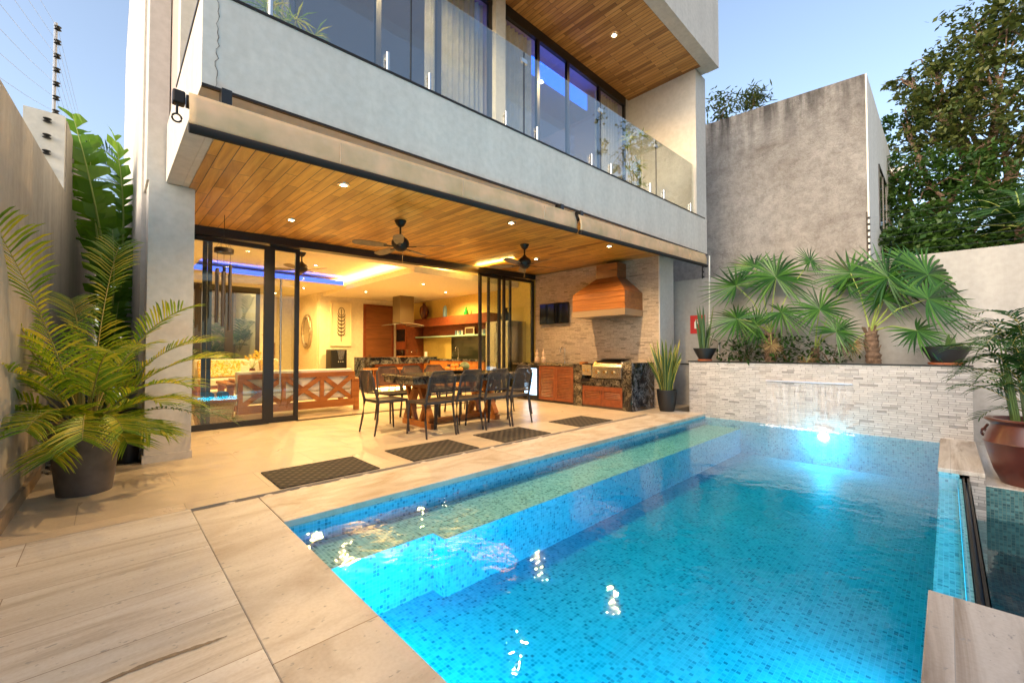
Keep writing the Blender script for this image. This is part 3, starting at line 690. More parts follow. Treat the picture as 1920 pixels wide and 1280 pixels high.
# stone wall of the grill corner
m = MB(); m.box(XW,4.215,0, XW+.25,7.75,3.24); hp(m, 'stone_wall', M['ledger_warm'])
m = MB(); m.box(XW+.002,4.19,0, XW+.25,4.214,3.20); hp(m, 'wall_end', M['facade_warm'])
m = MB(); m.box(XW+.252,4.215,-.2, XW+.7,17,3.28); hp(m, 'outer_wall', M['facade_warm'])
# upper storey
UW = 5.04; UC = 7.0
m = MB(); m.box(.45,UW,3.1, .80,UW+.2,UC+.3); hp(m, 'upper_wall', M['cream'])
m = MB(); m.box(8.60,3.502,PT(8.6)-.3, 9.095,3.62,UC-.002); m.box(8.60,3.622,PT(8.6)-.4, 9.095,UW+.3,UC-.002); hp(m, 'side_screen', M['facade_warm'])
m = MB(); m.box(.45,3.16,UC, 8.93,3.40,9.6); hp(m, 'roof_fascia', M['facade'])
m = MB(); m.box(.45,3.402,UC+.01, 8.93,12,UC+.3); m.box(8.45,UW+.002,3.3, 9.05,12,UC); hp(m, 'roof', M['facade'])
m = MB(); m.box(.452,3.402,UC-.004, 8.62,UW+.05,UC+.008); hp(m, 'upper_timber_ceiling', M['ceil_wood_up'])
m = MB(); m.box(4.40,UW-.10,3.5, 4.61,UW+.1,UC-.006); hp(m, 'mullion_pier', M['cream'])
# balcony windows
m = MB(); m.box(.80,UW-.02,UC-.20, 4.398,UW+.05,UC-.006); m.box(4.612,UW-.02,UC-.20, 8.45,UW+.05,UC-.006); hp(m, 'window_head', M['black'])
wx = [.82,1.5,2.45,3.38,4.36]; wx2 = [4.65,5.50,6.36,7.42,8.42]
for L_ in (wx, wx2):
    for a, b in zip(L_[:-1], L_[1:]):
        f = MB(); f.box(a-.035,UW-.015,3.55, a+.035,UW+.045,UC-.202); f.box(b-.035,UW-.012,3.55, b+.035,UW+.042,UC-.202); f.box(a+.036,UW-.01,3.55, b-.036,UW+.04,3.66)
        f = hp(f, 'balcony_window', M['black'])
        MB().box(a+.036,UW+.01,3.66, b-.036,UW+.016,UC-.202).build('pane', M['tint_glass'], f)
# upper room behind
m = MB()
m.box(.5,9.6,3.45, 8.4,9.7,UC); m.box(.46,UW+.25,3.45, .5,9.6,UC); m.box(8.40,UW+.25,3.45, 8.44,9.6,UC); m.box(.5,UW+.1,3.47, 8.4,9.6,3.5)
m.box(4.42,UW+.15,3.5, 4.58,9.6,UC)
hp(m, 'upper_room', plain('pink_sky_reflection_paint', (.50,.40,.36), .9))  # pinkish colour stands in for sky reflected in the railing glass
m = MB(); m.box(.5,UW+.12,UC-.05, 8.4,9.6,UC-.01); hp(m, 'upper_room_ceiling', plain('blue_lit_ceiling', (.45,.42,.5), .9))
m = MB(); m.box(5.66,5.42,6.50, 7.52,5.45,6.84); m.box(4.24,5.3,6.3, 4.30,5.33,6.84); hp(m, 'blue_light_strip', emit('blue_led_band', (.015,.15,1), 1.5))
lamp('upper_room_fill', (6.6,7.4,UC-.10), 16, (1,.72,.62), size=.02)  # added unseen lamp, lifts the room to imitate that pink reflection
def curtain(x0, x1, label, grp='sheer curtains behind the balcony windows', y=UW+.16, z0=3.55, z1=UC-.15, name='curtain'):
    m = MB(); n = int((x1-x0)/.012); vs = []; fs = []
    for i in range(n+1):
        x = x0 + (x1-x0)*i/n; yy = y + .030*math.sin(x*62) + .012*math.sin(x*27+1)
        vs += [(x,yy,z0),(x,yy+.01*math.sin(x*9),z1)]
    for i in range(n): fs.append((2*i,2*i+2,2*i+3,2*i+1))
    m.add(vs, fs); tag(m.build(name, M['curtain'], smooth=False), label, 'curtain', grp)
curtain(.84,1.45,'white sheer curtain at the left end of the balcony windows')
curtain(3.25,4.32,'pale sheer curtain just left of the cream balcony pier')
curtain(4.68,5.46,'pale sheer curtain just right of the cream balcony pier')
curtain(7.5,8.38,'sheer curtain at the right end of the balcony windows')
# glass railing
yr = 3.545
def rail_top(x): return 4.765 + .028*x
joints = [.60, 2.06, 3.62, 5.26, 6.98, 8.57]
for a, b in zip(joints[:-1], joints[1:]):
    g = MB(); a2, b2 = a+.006, b-.006
    g.hexa([(a2,yr,PT(a)+.03),(b2,yr,PT(b)+.03),(b2,yr+.012,PT(b)+.03),(a2,yr+.012,PT(a)+.03),(a2,yr,rail_top(a)),(b2,yr,rail_top(b)),(b2,yr+.012,rail_top(b)),(a2,yr+.012,rail_top(a))])
    hp(g, 'railing_panel', M['rail_glass'])
for x in (1.81,2.26,3.30,3.84,5.0,5.5,6.72,7.22,8.36, .85):
    g = MB(); g.tube([(x,yr-.018,PT(x)+.0),(x,yr-.018,PT(x)+.20)], .017, 10); g.tube([(x,yr-.03,PT(x)+.16),(x,yr+.03,PT(x)+.16)], .012, 8)
    hp(g, 'railing_spigot', M['steel'], smooth=True)
for x in joints[1:-1]:
    hp(MB().box(x-.005,yr-.002,PT(x)+.03, x+.005,yr+.014,rail_top(x)-.002), 'railing_seam', M['dark_metal'])
    hp(MB().box(x-.05,yr-.008,rail_top(x)-.14, x+.05,yr+.02,rail_top(x)-.09), 'railing_clamp', M['steel'])
# ---------------- lower storey glazing
def ztop(x): return zc(x, GY) - .01
m = MB(); m.hexa([(.69,GY-.06,ztop(.7)-.13),(XW-.01,GY-.06,ztop(8.3)-.13),(XW-.01,GY+.14,ztop(8.3)-.13),(.69,GY+.14,ztop(.7)-.13),(.69,GY-.06,ztop(.7)),(XW-.01,GY-.06,ztop(8.3)),(XW-.01,GY+.14,ztop(8.3)),(.69,GY+.14,ztop(.7))])
hp(m, 'door_head', M['black'])
hp(MB().box(2.35,GY-.05,-.002, 6.3,GY+.10,.004), 'door_track', M['black'])
def slider(x0, x1, y, handle=None, sw=.07, bot=.09, name='sliding_door'):
    f = MB(); zt = ztop(x0)-.13
    f.box(x0,y,.0, x0+sw,y+.05,zt); f.box(x1-sw,y,.0, x1,y+.05,zt); f.box(x0+sw,y,.0, x1-sw,y+.05,bot); f.box(x0+sw,y,zt-.07, x1-sw,y+.05,zt)
    f = hp(f, name, M['black'])
    MB().box(x0+sw,y+.02,bot, x1-sw,y+.028,zt-.07).build('pane', M['glass'], f)
    if handle:
        h = MB(); h.tube([(handle,y-.06,.60),(handle,y-.06,2.42)], .016, 10)
        for z in (.75,2.25): h.tube([(handle,y-.06,z),(handle,y+.01,z)], .008, 8)
        h.build('handle', M['steel'], f, smooth=True)
slider(.74, 1.93, GY, sw=.09)
slider(1.02, 1.14, GY+.06, sw=.055, name='door_stile')
slider(1.94, 2.40, GY+.06, 2.09)
slider(6.42, 7.12, GY, sw=.075); slider(6.75, 7.55, GY+.06, sw=.06); slider(7.2, XW-.02, GY-.01, sw=.07)
# ---------------- interior shell
IC = 3.34
BW = 14.1
m = MB()
m.box(.442,GY+.15,0, .46,17,IC); m.box(.46,16.9,0, 5.2,17,IC)                        # far left
m.box(4.92,BW,0, 8.6,BW+.15,IC); m.box(4.90,BW+.151,0, 5.05,16.89,IC)
m.box(2.95,13.0,0, 3.10,16.89,IC)
hp(m, 'interior_wall', M['inner'])
hp(MB().box(XW,7.95,0, XW+.25,BW-.005,IC), 'kitchen_wall', M['inner_yellow'])
m = MB(); m.box(.46,7.95,IC, 8.6,17,IC+.08); hp(m, 'interior_ceiling', M['inner_ceiling'])
# lowered ceiling band around the living-room tray
m = MB(); CB = 3.10
m.box(.46,7.95,CB, 1.35,17,IC-.1); m.box(1.352,12.2,CB, 4.98,17,IC-.1); m.box(1.352,7.95,CB, 4.98,8.55,IC-.1)
hp(m, 'ceiling_band', M['inner_ceiling'])
# dropped kitchen soffit with a warm cove on top
m = MB(); m.box(5.0,8.40,3.0, XW-.01,BW-.01,3.10); m.box(5.0,8.40,3.102, 5.06,BW-.01,3.15); m.box(5.062,8.40,3.102, XW-.01,8.46,3.15); hp(m, 'kitchen_soffit', M['inner_ceiling'])
m = MB(); m.box(5.10,8.52,3.104, 5.14,BW-.3,3.13); m.box(5.16,8.52,3.104, 7.6,8.56,3.13); hp(m, 'warm_cove_strip', M['led_yellow'])
m = MB(); m.box(1.40,12.16,3.12, 4.9,12.19,3.235); hp(m, 'blue_cove_glow', emit('blue_lit_face_glow', (.09,.16,1), .95))  # glowing band imitates the tray face lit by a hidden blue strip
# back window wall of the living room
for a, b in ((.47,1.25),(1.25,1.62),(1.62,2.25),(2.25,2.95)):
    f = MB(); f.box(a,12.92,0, a+.09,12.99,2.90); f.box(b-.09,12.921,0, b,12.991,2.90); f.box(a+.09,12.92,0, b-.09,12.99,.08); f.box(a+.09,12.92,2.74, b-.09,12.99,2.90)
    f = hp(f, 'garden_window', plain('dark_brown_frame', (.035,.02,.012), .4))
    MB().box(a+.09,12.95,.08, b-.09,12.956,2.74).build('pane', M['glass'], f)
hp(MB().box(.46,12.93,2.902, 2.95,13.0,3.10), 'window_lintel', M['inner'])
hp(MB().box(.46,15.9,0, 2.95,16.0,IC), 'courtyard_wall', plain('pink_courtyard_render', (.42,.30,.25), .9))
# wooden doors inside
def idoor(x0, x1, y, zt, knob=True):
    f = MB(); f.box(x0,y-.05,0, x0+.09,y-.002,zt); f.box(x1-.09,y-.05,0, x1,y-.002,zt); f.box(x0+.09,y-.05,zt-.09, x1-.09,y-.002,zt)
    f = hp(f, 'interior_door', M['wood_cab'])
    MB().box(x0+.09,y-.03,0, x1-.09,y-.004,zt-.09).build('leaf', M['wood_z'], f)
    if knob: MB().tube([(x0+.15,y-.07,1.05),(x0+.27,y-.07,1.05)], .012, 8).build('handle', M['steel'], f)
idoor(6.38, 7.52, BW, 2.84)
idoor(3.30, 3.85, 16.88, 2.75)
hp(MB().box(3.9,16.86,0, 4.35,16.89,1.5), 'stone_dado', plain('brown_stone', (.34,.20,.09), .5, var=.2, vs=5))

# ================================================================== LIGHT FITTINGS
WARM = (1, .65, .30)
WARM_IN = (1, .64, .22)
def downlight(x, y, z, power, label, group, cone=150, spot=True, r=.045, c=WARM):
    t = thing('downlight', label, 'ceiling light', (x,y,z), group=group)
    MB().lathe([(r*.8,-.012),(r*1.5,-.010),(r*1.6,-.002),(r*1.6,0)], (0,0,0), 20, cap=False).build('ring', M['steel'], t, world=False, smooth=True)
    MB().lathe([(.001,-.009),(r*.8,-.009),(r*.8,-.004)], (0,0,0), 16).build('lens', M['led_warm'], t, world=False)
    if power: lamp('light', (x,y,z-.03), power, c, 'SPOT' if spot else 'POINT', .03, t, cone=cone, blend=.8)
    return t
for x, y, lb in ((1.87,4.66,'round recessed spotlight in the wooden patio ceiling nearest the grey column, at the awning side'),
                 (1.87,6.52,'round recessed spotlight in the wooden patio ceiling above the fixed glass pane at left'),
                 (4.32,4.50,'round recessed spotlight in the wooden patio ceiling between the two fans, at the awning side'),
                 (6.78,4.40,'round recessed spotlight in the wooden patio ceiling just in front of the grill hood'),
                 (6.66,6.16,'round recessed spotlight seen beside the blade of the far patio fan')):
    downlight(x, y, cz(x,y), 128,lb, 'spotlights in the wooden patio ceiling')
downlight(6.60,4.15,UC-.006, 240, 'bright recessed spotlight in the upper timber ceiling over the balcony', 'spotlights in the upper timber ceiling')
downlight(2.90,4.15,UC-.006, 240, 'recessed spotlight in the upper timber ceiling further left over the balcony', 'spotlights in the upper timber ceiling')
for x, y, z, pw, lb in ((2.0,9.9,IC,165,'small ceiling spotlight in the living room just left of the ceiling fan'),
                    (3.9,9.3,IC,165,'small ceiling spotlight in the living room right of the ceiling fan'),
                    (3.7,10.9,IC,165,'small ceiling spotlight in the living room behind the ceiling fan'),
                    (4.2,13.4,CB,165,'small ceiling spotlight in front of the wall with the leaf picture'),
                    (5.6,12.2,3.0,165,'ceiling spotlight in the kitchen soffit left of the island hood'),
                    (6.05,9.7,3.0,165,'ceiling spotlight in the kitchen soffit near its front corner'),
                    (7.4,10.6,3.0,190,'ceiling spotlight in the kitchen soffit by the yellow wall'),
                    (3.9,15.2,CB,40,'ceiling spotlight in the hallway beside the oval mirror')):
    downlight(x, y, z, pw, lb, 'spotlights in the living room and kitchen ceilings', r=.04, cone=165, c=WARM_IN)
lamp('cove_light', (5.0,8.2,3.2), 42, (1,.68,.18), 'AREA', sx=.1, sy=4, rot=(R(180),0,0)).location = (6.3,8.50,3.16)
lamp('cove_light', (5.1,11,3.16), 54, (1,.68,.18), 'AREA', sx=.1, sy=5, rot=(R(180),0,0))
lamp('cove_light', (3.1,12.1,3.22), 14, (.02,.07,1), 'AREA', sx=3.4, sy=.08, rot=(R(150),0,0))
lamp('courtyard_fill', (1.7,13.5,2.95), 40, (1,.74,.42), size=.03)  # lamp added to brighten the courtyard palms

# ceiling fans
def make_fan(name, label, loc, bladedeg):
    t = thing(name, label, 'ceiling fan', loc, R(bladedeg), 'ceiling fans')
    MB().lathe([(.02,-.10),(.055,-.07),(.085,-.01),(.085,0)], n=24).build('canopy', M['dark_metal'], t, world=False, smooth=True)
    MB().tube([(0,0,-.09),(0,0,-.24)], .014, 10).build('rod', M['dark_metal'], t, world=False)
    MB().lathe([(.02,-.20),(.05,-.235),(.10,-.27),(.125,-.31),(.125,-.36),(.10,-.385),(.095,-.41),(.06,-.44),(.02,-.455)], n=28).build('motor', M['dark_metal'], t, world=False, smooth=True)
    MB().tube([(.05,0,-.44),(.05,0,-.56)], .004, 6).lathe([(.004,-.60),(.009,-.585),(.004,-.56)], (.05,0,0), 8).build('pull_chain', M['gold'], t, world=False)
    for i in range(5):
        a = 2*math.pi*i/5; rot = Matrix.Rotation(a, 3, 'Z') @ Matrix.Rotation(R(13), 3, 'X')
        m = MB(); pr = [(.20,.045),(.30,.062),(.45,.072),(.58,.070),(.645,.052),(.665,.02)]
        top = [Vector((x,h,.004)) for x,h in pr] + [Vector((x,-h,.004)) for x,h in reversed(pr)]
        vs = [rot @ v + Vector((0,0,-.385)) for v in top] + [rot @ (v - Vector((0,0,.008))) + Vector((0,0,-.385)) for v in top]
        n = len(top); m.add(vs, [tuple(range(n)), tuple(range(2*n-1,n-1,-1))] + [(k,(k+1)%n,(k+1)%n+n,k+n) for k in range(n)])
        b = m.build('blade', M['blade'], t, world=False)
        m = MB(); m.obox(rot @ Vector((.16,0,-.006)) + Vector((0,0,-.385)), (.16,.035,.012), rot); m.build('blade_iron', M['dark_metal'], b, world=False)
    return t
f1 = make_fan('ceiling_fan', 'dark ceiling fan with a pull chain over the dining table, nearest the column', (3.05,5.52,cz(3.05,5.52)), 22)
dup(f1, (5.50,5.38,cz(5.5,5.38)), R(50), 'dark ceiling fan over the far end of the dining table near the grill')
dup(f1, (3.0,9.7,IC), R(10), 'dark ceiling fan inside the living room behind the sliding doors')

# awnings
def awning(x0, x1, label):
    t = thing('awning', label, 'awning', ((x0+x1)/2,3.3,2.9), group='rolled up awnings under the balcony')
    at_ = lambda x: 2.835 + .0345*x; ab = lambda x: 2.615 + .0345*x
    m = MB(); m.tube([(x0+.03,3.365,at_(x0)-.045),(x1-.02,3.365,at_(x1)-.045)], .038, 16); m.build('roller', M['fabric'], t, smooth=True)
    n = 90; vs = []; fs = []; J = 7
    for i in range(n+1):
        x = x0 + (x1-x0)*i/n
        for j in range(J+1):
            q = j/J; z = at_(x) - q*(at_(x)-ab(x))
            y = 3.325 - .028*math.sin(min(1,q*1.6)*math.pi/2) + .009*math.sin(x*3.1+q*4+1.3*math.sin(x*1.7))*q*(1-q)*4 + .004*math.sin(x*11-q*7)*q
            vs.append((x,y,z))
    for i in range(n):
        for j in range(J): a = i*(J+1)+j; fs.append((a,a+1,a+J+2,a+J+1))
    m = MB(); m.add(vs, fs); o = m.build('canvas', M['fabric'], t, smooth=True)
    so = o.modifiers.new('thick','SOLIDIFY'); so.thickness = .003
    x = x0 + .95
    while x < x1-.3:
        MB().box(x-.003,3.284,ab(x), x+.003,3.288,at_(x)-.045).build('canvas_seam', M['seam'], t); x += 1.2
    m = MB(); m.tube([(x0,3.30,ab(x0)-.018),(x1,3.30,ab(x1)-.018)], .030, 12); m.build('front_bar', M['bar'], t, smooth=True)
    for x in (x0+.22, x1-.12):
        m = MB(); m.box(x-.03,3.43,at_(x)-.03, x+.03,3.53,zc(x,3.5)-.009); m.build('bracket', M['black'], t)
    m = MB(); m.tube([(x0-.01,3.365,at_(x0)-.045),(x0+.03,3.365,at_(x0)-.045)], .042, 14); m.build('end_cap', M['dark_metal'], t, smooth=True)
    return t
a1 = awning(.345, 4.33, 'long beige awning under the grey balcony, the one with the crank ring')
m = MB(); m.box(.265,3.335,2.765, .33,3.40,2.85); m.build('gearbox', M['dark_metal'], a1, bevel=.01)
m = MB(); m.tube([(.29,3.36,2.76),(.29,3.36,2.70)], .007, 8)
m.tube([(.29+.024*math.sin(a*math.pi/8),3.36,2.675-.026*math.cos(a*math.pi/8)) for a in range(17)], .006, 8, cap=False); m.build('crank_ring', M['dark_metal'], a1, smooth=True)
awning(4.41, 8.55, 'shorter looking beige awning at the right end of the balcony, beyond the gap')

# wind chime
t = thing('wind_chime', 'dark metal tube wind chime hanging before the glass doors beside the column', 'wind chime', (1.13,6.9,3.0))
MB().tube([(1.13,6.9,cz(1.13,6.9)),(1.13,6.9,2.80)], .004, 6).build('cord', M['black'], t)
m = MB()
for i in range(6):
    a = i*math.pi/3; m.tube([(1.13,6.9,2.80),(1.13+.10*math.cos(a),6.9+.10*math.sin(a),2.60)], .0018, 5)
m.build('strings', M['black'], t)
MB().lathe([(.105,-.03),(.115,-.03),(.115,.03),(.105,.03)], (1.13,6.9,2.58), 28).build('ring', M['dark_metal'], t)
for i in range(6):
    a = i*math.pi/3+.3; L_ = .55+.055*i; x, y = 1.13+.085*math.cos(a), 6.9+.085*math.sin(a)
    m = MB(); m.tube([(x,y,2.55),(x,y,2.40)], .0015, 5); m.tube([(x,y,2.40-.03*i),(x,y,2.40-L_-.1)], .021, 12); m.build('chime_tube', plain('grey_tube', (.10,.09,.085), .35, .5) if i == 0 else bpy.data.materials['grey_tube'], t, smooth=True)

# ================================================================== PATIO FURNITURE
def make_chair():
    t = thing('dining_chair', 'dark brown woven resin chair', 'chair', (0,0,0), 0, 'dark chairs around the dining table')
    sm = M['chair']
    # chair faces +Y; back at y=-.24
    m = MB(); vs = []; n = 6
    for k, z in ((0,.445),(1,.465)):
        for y in (-.23,-.10,.08,.23):
            for x in (-.235,-.12,0,.12,.235):
                vs.append((x*(1 if y < .1 else 1.02), y, z - .012*(1-(x/.24)**2)*(1-(y/.25)**2)))
    fs = []
    for j in range(3):
        for i in range(4):
            a = j*5+i; fs.append((a,a+5,a+6,a+1)); b = 20+a; fs.append((b,b+1,b+6,b+5))
    for i in range(4): fs.append((i,i+1,21+i,20+i)); fs.append((15+i,35+i,36+i,16+i))
    for j in range(3): fs.append((j*5,j*5+20,j*5+25,j*5+5)); fs.append((j*5+4,j*5+9,j*5+29,j*5+24))
    m.add(vs, fs); m.build('seat', sm, t, world=False, bevel=.004)
    m = MB()
    for s_ in (-1,1): m.beam((s_*.225,-.225,.445),(s_*.225,.225,.445),.022,.035)
    m.beam((-.22,.225,.445),(.22,.225,.445),.022,.035); m.beam((-.22,-.225,.445),(.22,-.225,.445),.022,.035); m.build('seat_frame', sm, t, world=False)
    for s_ in (-1,1):
        m = MB(); m.tube([(s_*.222,.215,.45),(s_*.235,.25,.0)], [.019,.013], 8); m.build('leg', sm, t, world=False, smooth=True)
        m = MB(); m.tube([(s_*.214,-.325,.80),(s_*.218,-.285,.62),(s_*.225,-.235,.44),(s_*.238,-.255,.22),(s_*.245,-.30,.0)], [.014,.017,.021,.017,.013], 8); m.build('leg', sm, t, world=False, smooth=True)
    # woven back: curved panel of fine bars with rounded top corners
    m = MB()
    def bp(u, z):
        lim = .212 if z < .80 else .212 - (z-.80)*.9
        y = -.285 - (z-.62)*.24 - .040*(1-u*u) + .03
        return Vector((u*lim, y-.02, z))
    zz = .575
    while zz < .865:
        m.tube([bp(u/6, zz) for u in range(-6,7)], .0052, 5); zz += .0145
    for u in [k/9 for k in range(-9,10)]:
        m.tube([bp(u, z) + Vector((0,.004,0)) for z in (.57,.67,.77,.862)], .0040 if abs(u) < 1 else .010, 5)
    m.tube([bp(u/6, .868) for u in range(-6,7)], .011, 7); m.tube([bp(u/6, .568) for u in range(-6,7)], .010, 7)
    m.build('backrest', sm, t, world=False)
    for c_ in t.children:
        for v in c_.data.vertices: v.co.z *= 1.06
    return t
ch = make_chair(); used = [0]
def place_chair(x, y, rz, label):
    if not used[0]: used[0] = 1; ch.location = (x,y,0); ch.rotation_euler = (0,0,R(rz)); ch['label'] = label; return ch
    return dup(ch, (x,y,0), R(rz), label)
for i, (x, lb) in enumerate(((3.40,'dark woven chair on the pool side of the table, first from the left'),(3.90,'dark woven chair on the pool side of the table, second from the left'),
               (4.39,'dark woven chair on the pool side of the table, third from the left'),(4.89,'dark woven chair on the pool side of the table, farthest right'))):
    place_chair(x+rnd.uniform(-.02,.02), 5.20+rnd.uniform(-.05,.05), rnd.uniform(-5,5), lb)
for x, lb in ((3.62,'dark woven chair on the house side of the table, first from the left'),(4.10,'dark woven chair on the house side of the table, second from the left'),
              (4.60,'dark woven chair on the house side of the table, third from the left'),(5.08,'dark woven chair on the house side of the table, farthest right')):
    place_chair(x, 6.66, 180+rnd.uniform(-2,2), lb)
place_chair(3.02, 5.86, -90, 'dark woven chair alone at the near left head of the table')
place_chair(5.58, 5.80, 90, 'dark woven chair at the far head of the table by the grill counter')
T = thing('dining_table', 'long dining table with a thick dark granite top on red-brown wooden trestles', 'dining table', (4.3,5.93,0))
m = MB(); m.box(3.22,5.44,.79, 5.40,6.42,.825); m.build('tabletop', M['granite'], T, bevel=.006)
m = MB(); m.box(3.25,5.47,.70, 5.37,5.49,.788); m.box(3.25,6.37,.70, 5.37,6.39,.788); m.box(3.25,5.492,.70, 3.27,6.368,.788); m.box(5.35,5.492,.70, 5.37,6.368,.788); m.build('apron', M['granite'], T)
for x in (3.62, 4.95):
    m = MB()
    m.box(x-.05,5.50,0, x+.05,6.36,.09); m.box(x-.05,5.54,.62, x+.05,6.32,.698)
    m.beam((x,5.57,.09),(x,5.86,.62),.095,.10,(1,0,0)); m.beam((x,6.29,.09),(x,6.00,.62),.095,.10,(1,0,0))
    m.beam((x,5.84,.09),(x,5.60,.62),.06,.07,(1,0,0)); m.beam((x,6.02,.09),(x,6.26,.62),.06,.07,(1,0,0))
    m.build('trestle', M['wood'], T, bevel=.005)
m = MB(); m.box(3.672,5.88,.02, 4.898,5.98,.085); m.build('stretcher', M['wood'], T, bevel=.005)
# fruit
b = thing('fruit_tray', 'dark oval tray holding the fruit on the table', 'tray', (4.35,5.88,.826))
MB().lathe([(.10,.0),(.20,.012),(.26,.045),(.25,.05),(.19,.02),(.001,.014)], (4.35,5.88,.826), 28, 1.25, .8).build('bowl', M['black'], b, smooth=True)
k = 0
lbs = ['in the front row of the fruit tray, far left','in the front row of the tray, second from the left','in the front row of the tray, third from the left','in the front row, against the melon','in the back row of the tray, far left','in the back row of the tray, middle','in the back row of the tray beside the melon','on top of the pile, left','on top of the pile, right']
for (dx,dy,dz) in ((-.22,-.03,0),(-.14,-.07,0),(-.06,-.08,0),(.02,-.07,0),(-.17,.05,0),(-.09,.05,0),(-.01,.05,0),(-.10,-.01,.058),(-.03,-.01,.062)):
    o = MB().sphere((0,0,0), .041, 10).build('orange', M['orange'], smooth=True); o.location = (4.35+dx, 5.88+dy, .886+dz+(.012 if abs(dx)>.15 else 0))
    tag(o, 'orange '+lbs[k], 'orange', 'oranges piled in the fruit tray'); k += 1
o = MB().sphere((4.50,5.87,.935), .085, 14, 1.05,1.0,.95).build('melon', M['melon'], smooth=True); tag(o, 'round green and orange melon at the right end of the fruit tray', 'melon')
m = MB()
for i in range(12):
    a = rnd.uniform(0,6.28); L_ = rnd.uniform(.12,.26); c = Vector((3.98+rnd.uniform(-.1,.1),5.86+rnd.uniform(-.05,.05),.84)); d = Vector((math.cos(a),math.sin(a)*.5,0))
    m.blade([c, c+d*L_*.5+Vector((0,0,.02)), c+d*L_], [.004,.022,.002], d.cross(Vector((0,0,1))), .2)
tag(m.build('leaf_garland', M['palm_leaf']), 'green leaves lying on the table beside the fruit', 'leaves')

# rubber mats
m0 = MB(); m0.box(-.46,-.335,0, .46,.335,.010)
mo = m0.build('door_mat', M['mat'], bevel=.004)
MAT = []
for i, (x, lb) in enumerate(((1.56,'dark brown rubber mat on the patio floor, nearest the camera'),(2.87,'dark rubber mat, second from the camera along the pool edge'),
              (4.22,'dark rubber mat, third from the camera along the pool edge'),(5.85,'dark rubber mat farthest from the camera, near the grill counter'))):
    o = mo if i == 0 else mo.copy()
    if i: col.objects.link(o)
    o.location = (x, 4.375, .001); tag(o, lb, 'mat', 'rubber mats in a row along the pool edge')

# ================================================================== GRILL COUNTER
CF = 7.45
K = thing('grill_counter', 'outdoor kitchen counter clad in dark granite with louvred cabinet doors', 'kitchen counter', (7.9,5.9,0))
m = MB()
m.box(CF,4.34,0, XW-.002,4.545,.965)                          # end block
m.box(CF,5.545,0, XW-.002,5.775,.90)                          # pillar
m.box(CF-.01,5.777,.86, XW-.002,7.70,.915)                    # worktop left
m.box(CF,4.547,.50, CF+.10,5.543,.615); m.box(CF+.45,4.547,.50, XW-.002,5.543,.955)
m.box(CF+.02,4.547,.46, XW-.002,5.543,.499)
m.build('granite_body', M['granite'], K, bevel=.004)
m = MB(); m.box(CF+.02,4.325,.0, XW-.004,4.338,.963); m.build('end_panel', M['granite_bw'], K)
def louvre(y0, y1, z0, z1, x, par, lz0, lz1):
    o = MB(); f = .055
    o.box(x,y0,z0, x+.025,y0+f,z1); o.box(x,y1-f,z0, x+.025,y1,z1); o.box(x,y0+f,z0, x+.025,y1-f,lz0); o.box(x,y0+f,lz1, x+.025,y1-f,z1)
    o.box(x+.02,y0+f,lz0, x+.024,y1-f,lz1)
    z = lz0+.01
    while z < lz1-.02: o.hexa([(x+.003,y0+f,z),(x+.018,y0+f,z+.02),(x+.018,y1-f,z+.02),(x+.003,y1-f,z),(x+.0,y0+f,z+.006),(x+.015,y0+f,z+.026),(x+.015,y1-f,z+.026),(x+.0,y1-f,z+.006)]); z += .036
    return o.build('cabinet_door', M['wood_cab'], par)
louvre(5.785,6.295,.06,.85,CF,K,.12,.79); louvre(6.30,6.81,.06,.85,CF,K,.12,.79)
louvre(4.555,5.04,.055,.455,CF+.01,K,.20,.36); louvre(5.045,5.535,.055,.455,CF+.01,K,.20,.36)
m = MB(); m.box(CF+.03,4.547,0, CF+.06,5.543,.05); m.box(CF+.05,5.78,0, CF+.08,7.6,.055); m.build('plinth', plain('dark_plinth', (.08,.05,.03), .6), K)
for y in (5.02,5.065): MB().tube([(CF-.02,y,.30),(CF-.02,y,.38)], .006, 6).build('door_pull', M['dark_metal'], K)
# built-in grill
G = thing('grill', 'stainless steel gas grill with brass-lit knobs set into the granite counter', 'grill', (7.7,4.95,.62))
m = MB(); m.box(CF-.02,4.555,.66, CF+.03,5.27,.86); m.build('control_panel', M['steel'], G, bevel=.006)
m = MB(); m.box(CF-.035,4.55,.635, CF+.03,5.275,.657); m.build('drip_tray', M['steel'], G)
m = MB(); m.hexa([(CF-.01,4.56,.865),(CF+.44,4.56,.865),(CF+.44,5.27,.865),(CF-.01,5.27,.865),(CF+.06,4.57,.985),(CF+.40,4.57,1.03),(CF+.40,5.26,1.03),(CF+.06,5.26,.985)]); m.build('lid', M['steel'], G, bevel=.012)
m = MB(); m.tube([(CF-.04,4.66,.93),(CF-.04,5.17,.93)], .012, 10); m.build('lid_handle', M['steel'], G, smooth=True)
for y in (4.74,4.94,5.13): MB().tube([(CF-.055,y,.765),(CF-.02,y,.765)], .030, 14).build('knob', M['gold'], G)
m = MB(); m.box(CF-.01,4.58,1.035, CF+.40,5.25,1.045); m.build('warming_rim', M['dark_metal'], G)
G = thing('side_burner', 'small stainless side burner with two knobs left of the grill', 'burner', (7.7,5.4,.62))
m = MB(); m.box(CF-.012,5.285,.68, CF+.40,5.535,.905); m.build('body', M['steel'], G, bevel=.006)
m = MB(); m.box(CF-.005,5.29,.91, CF+.40,5.53,.93); m.build('lid', M['dark_metal'], G, bevel=.004)
for y in (5.36,5.46): MB().tube([(CF-.04,y,.79),(CF-.012,y,.79)], .024, 14).build('knob', M['gold'], G)
o = MB().box(CF+.18,5.60,.902, CF+.32,5.74,.96).build('wooden_box', M['wood'], bevel=.004); tag(o, 'small wooden box on the granite counter beside the side burner', 'box')
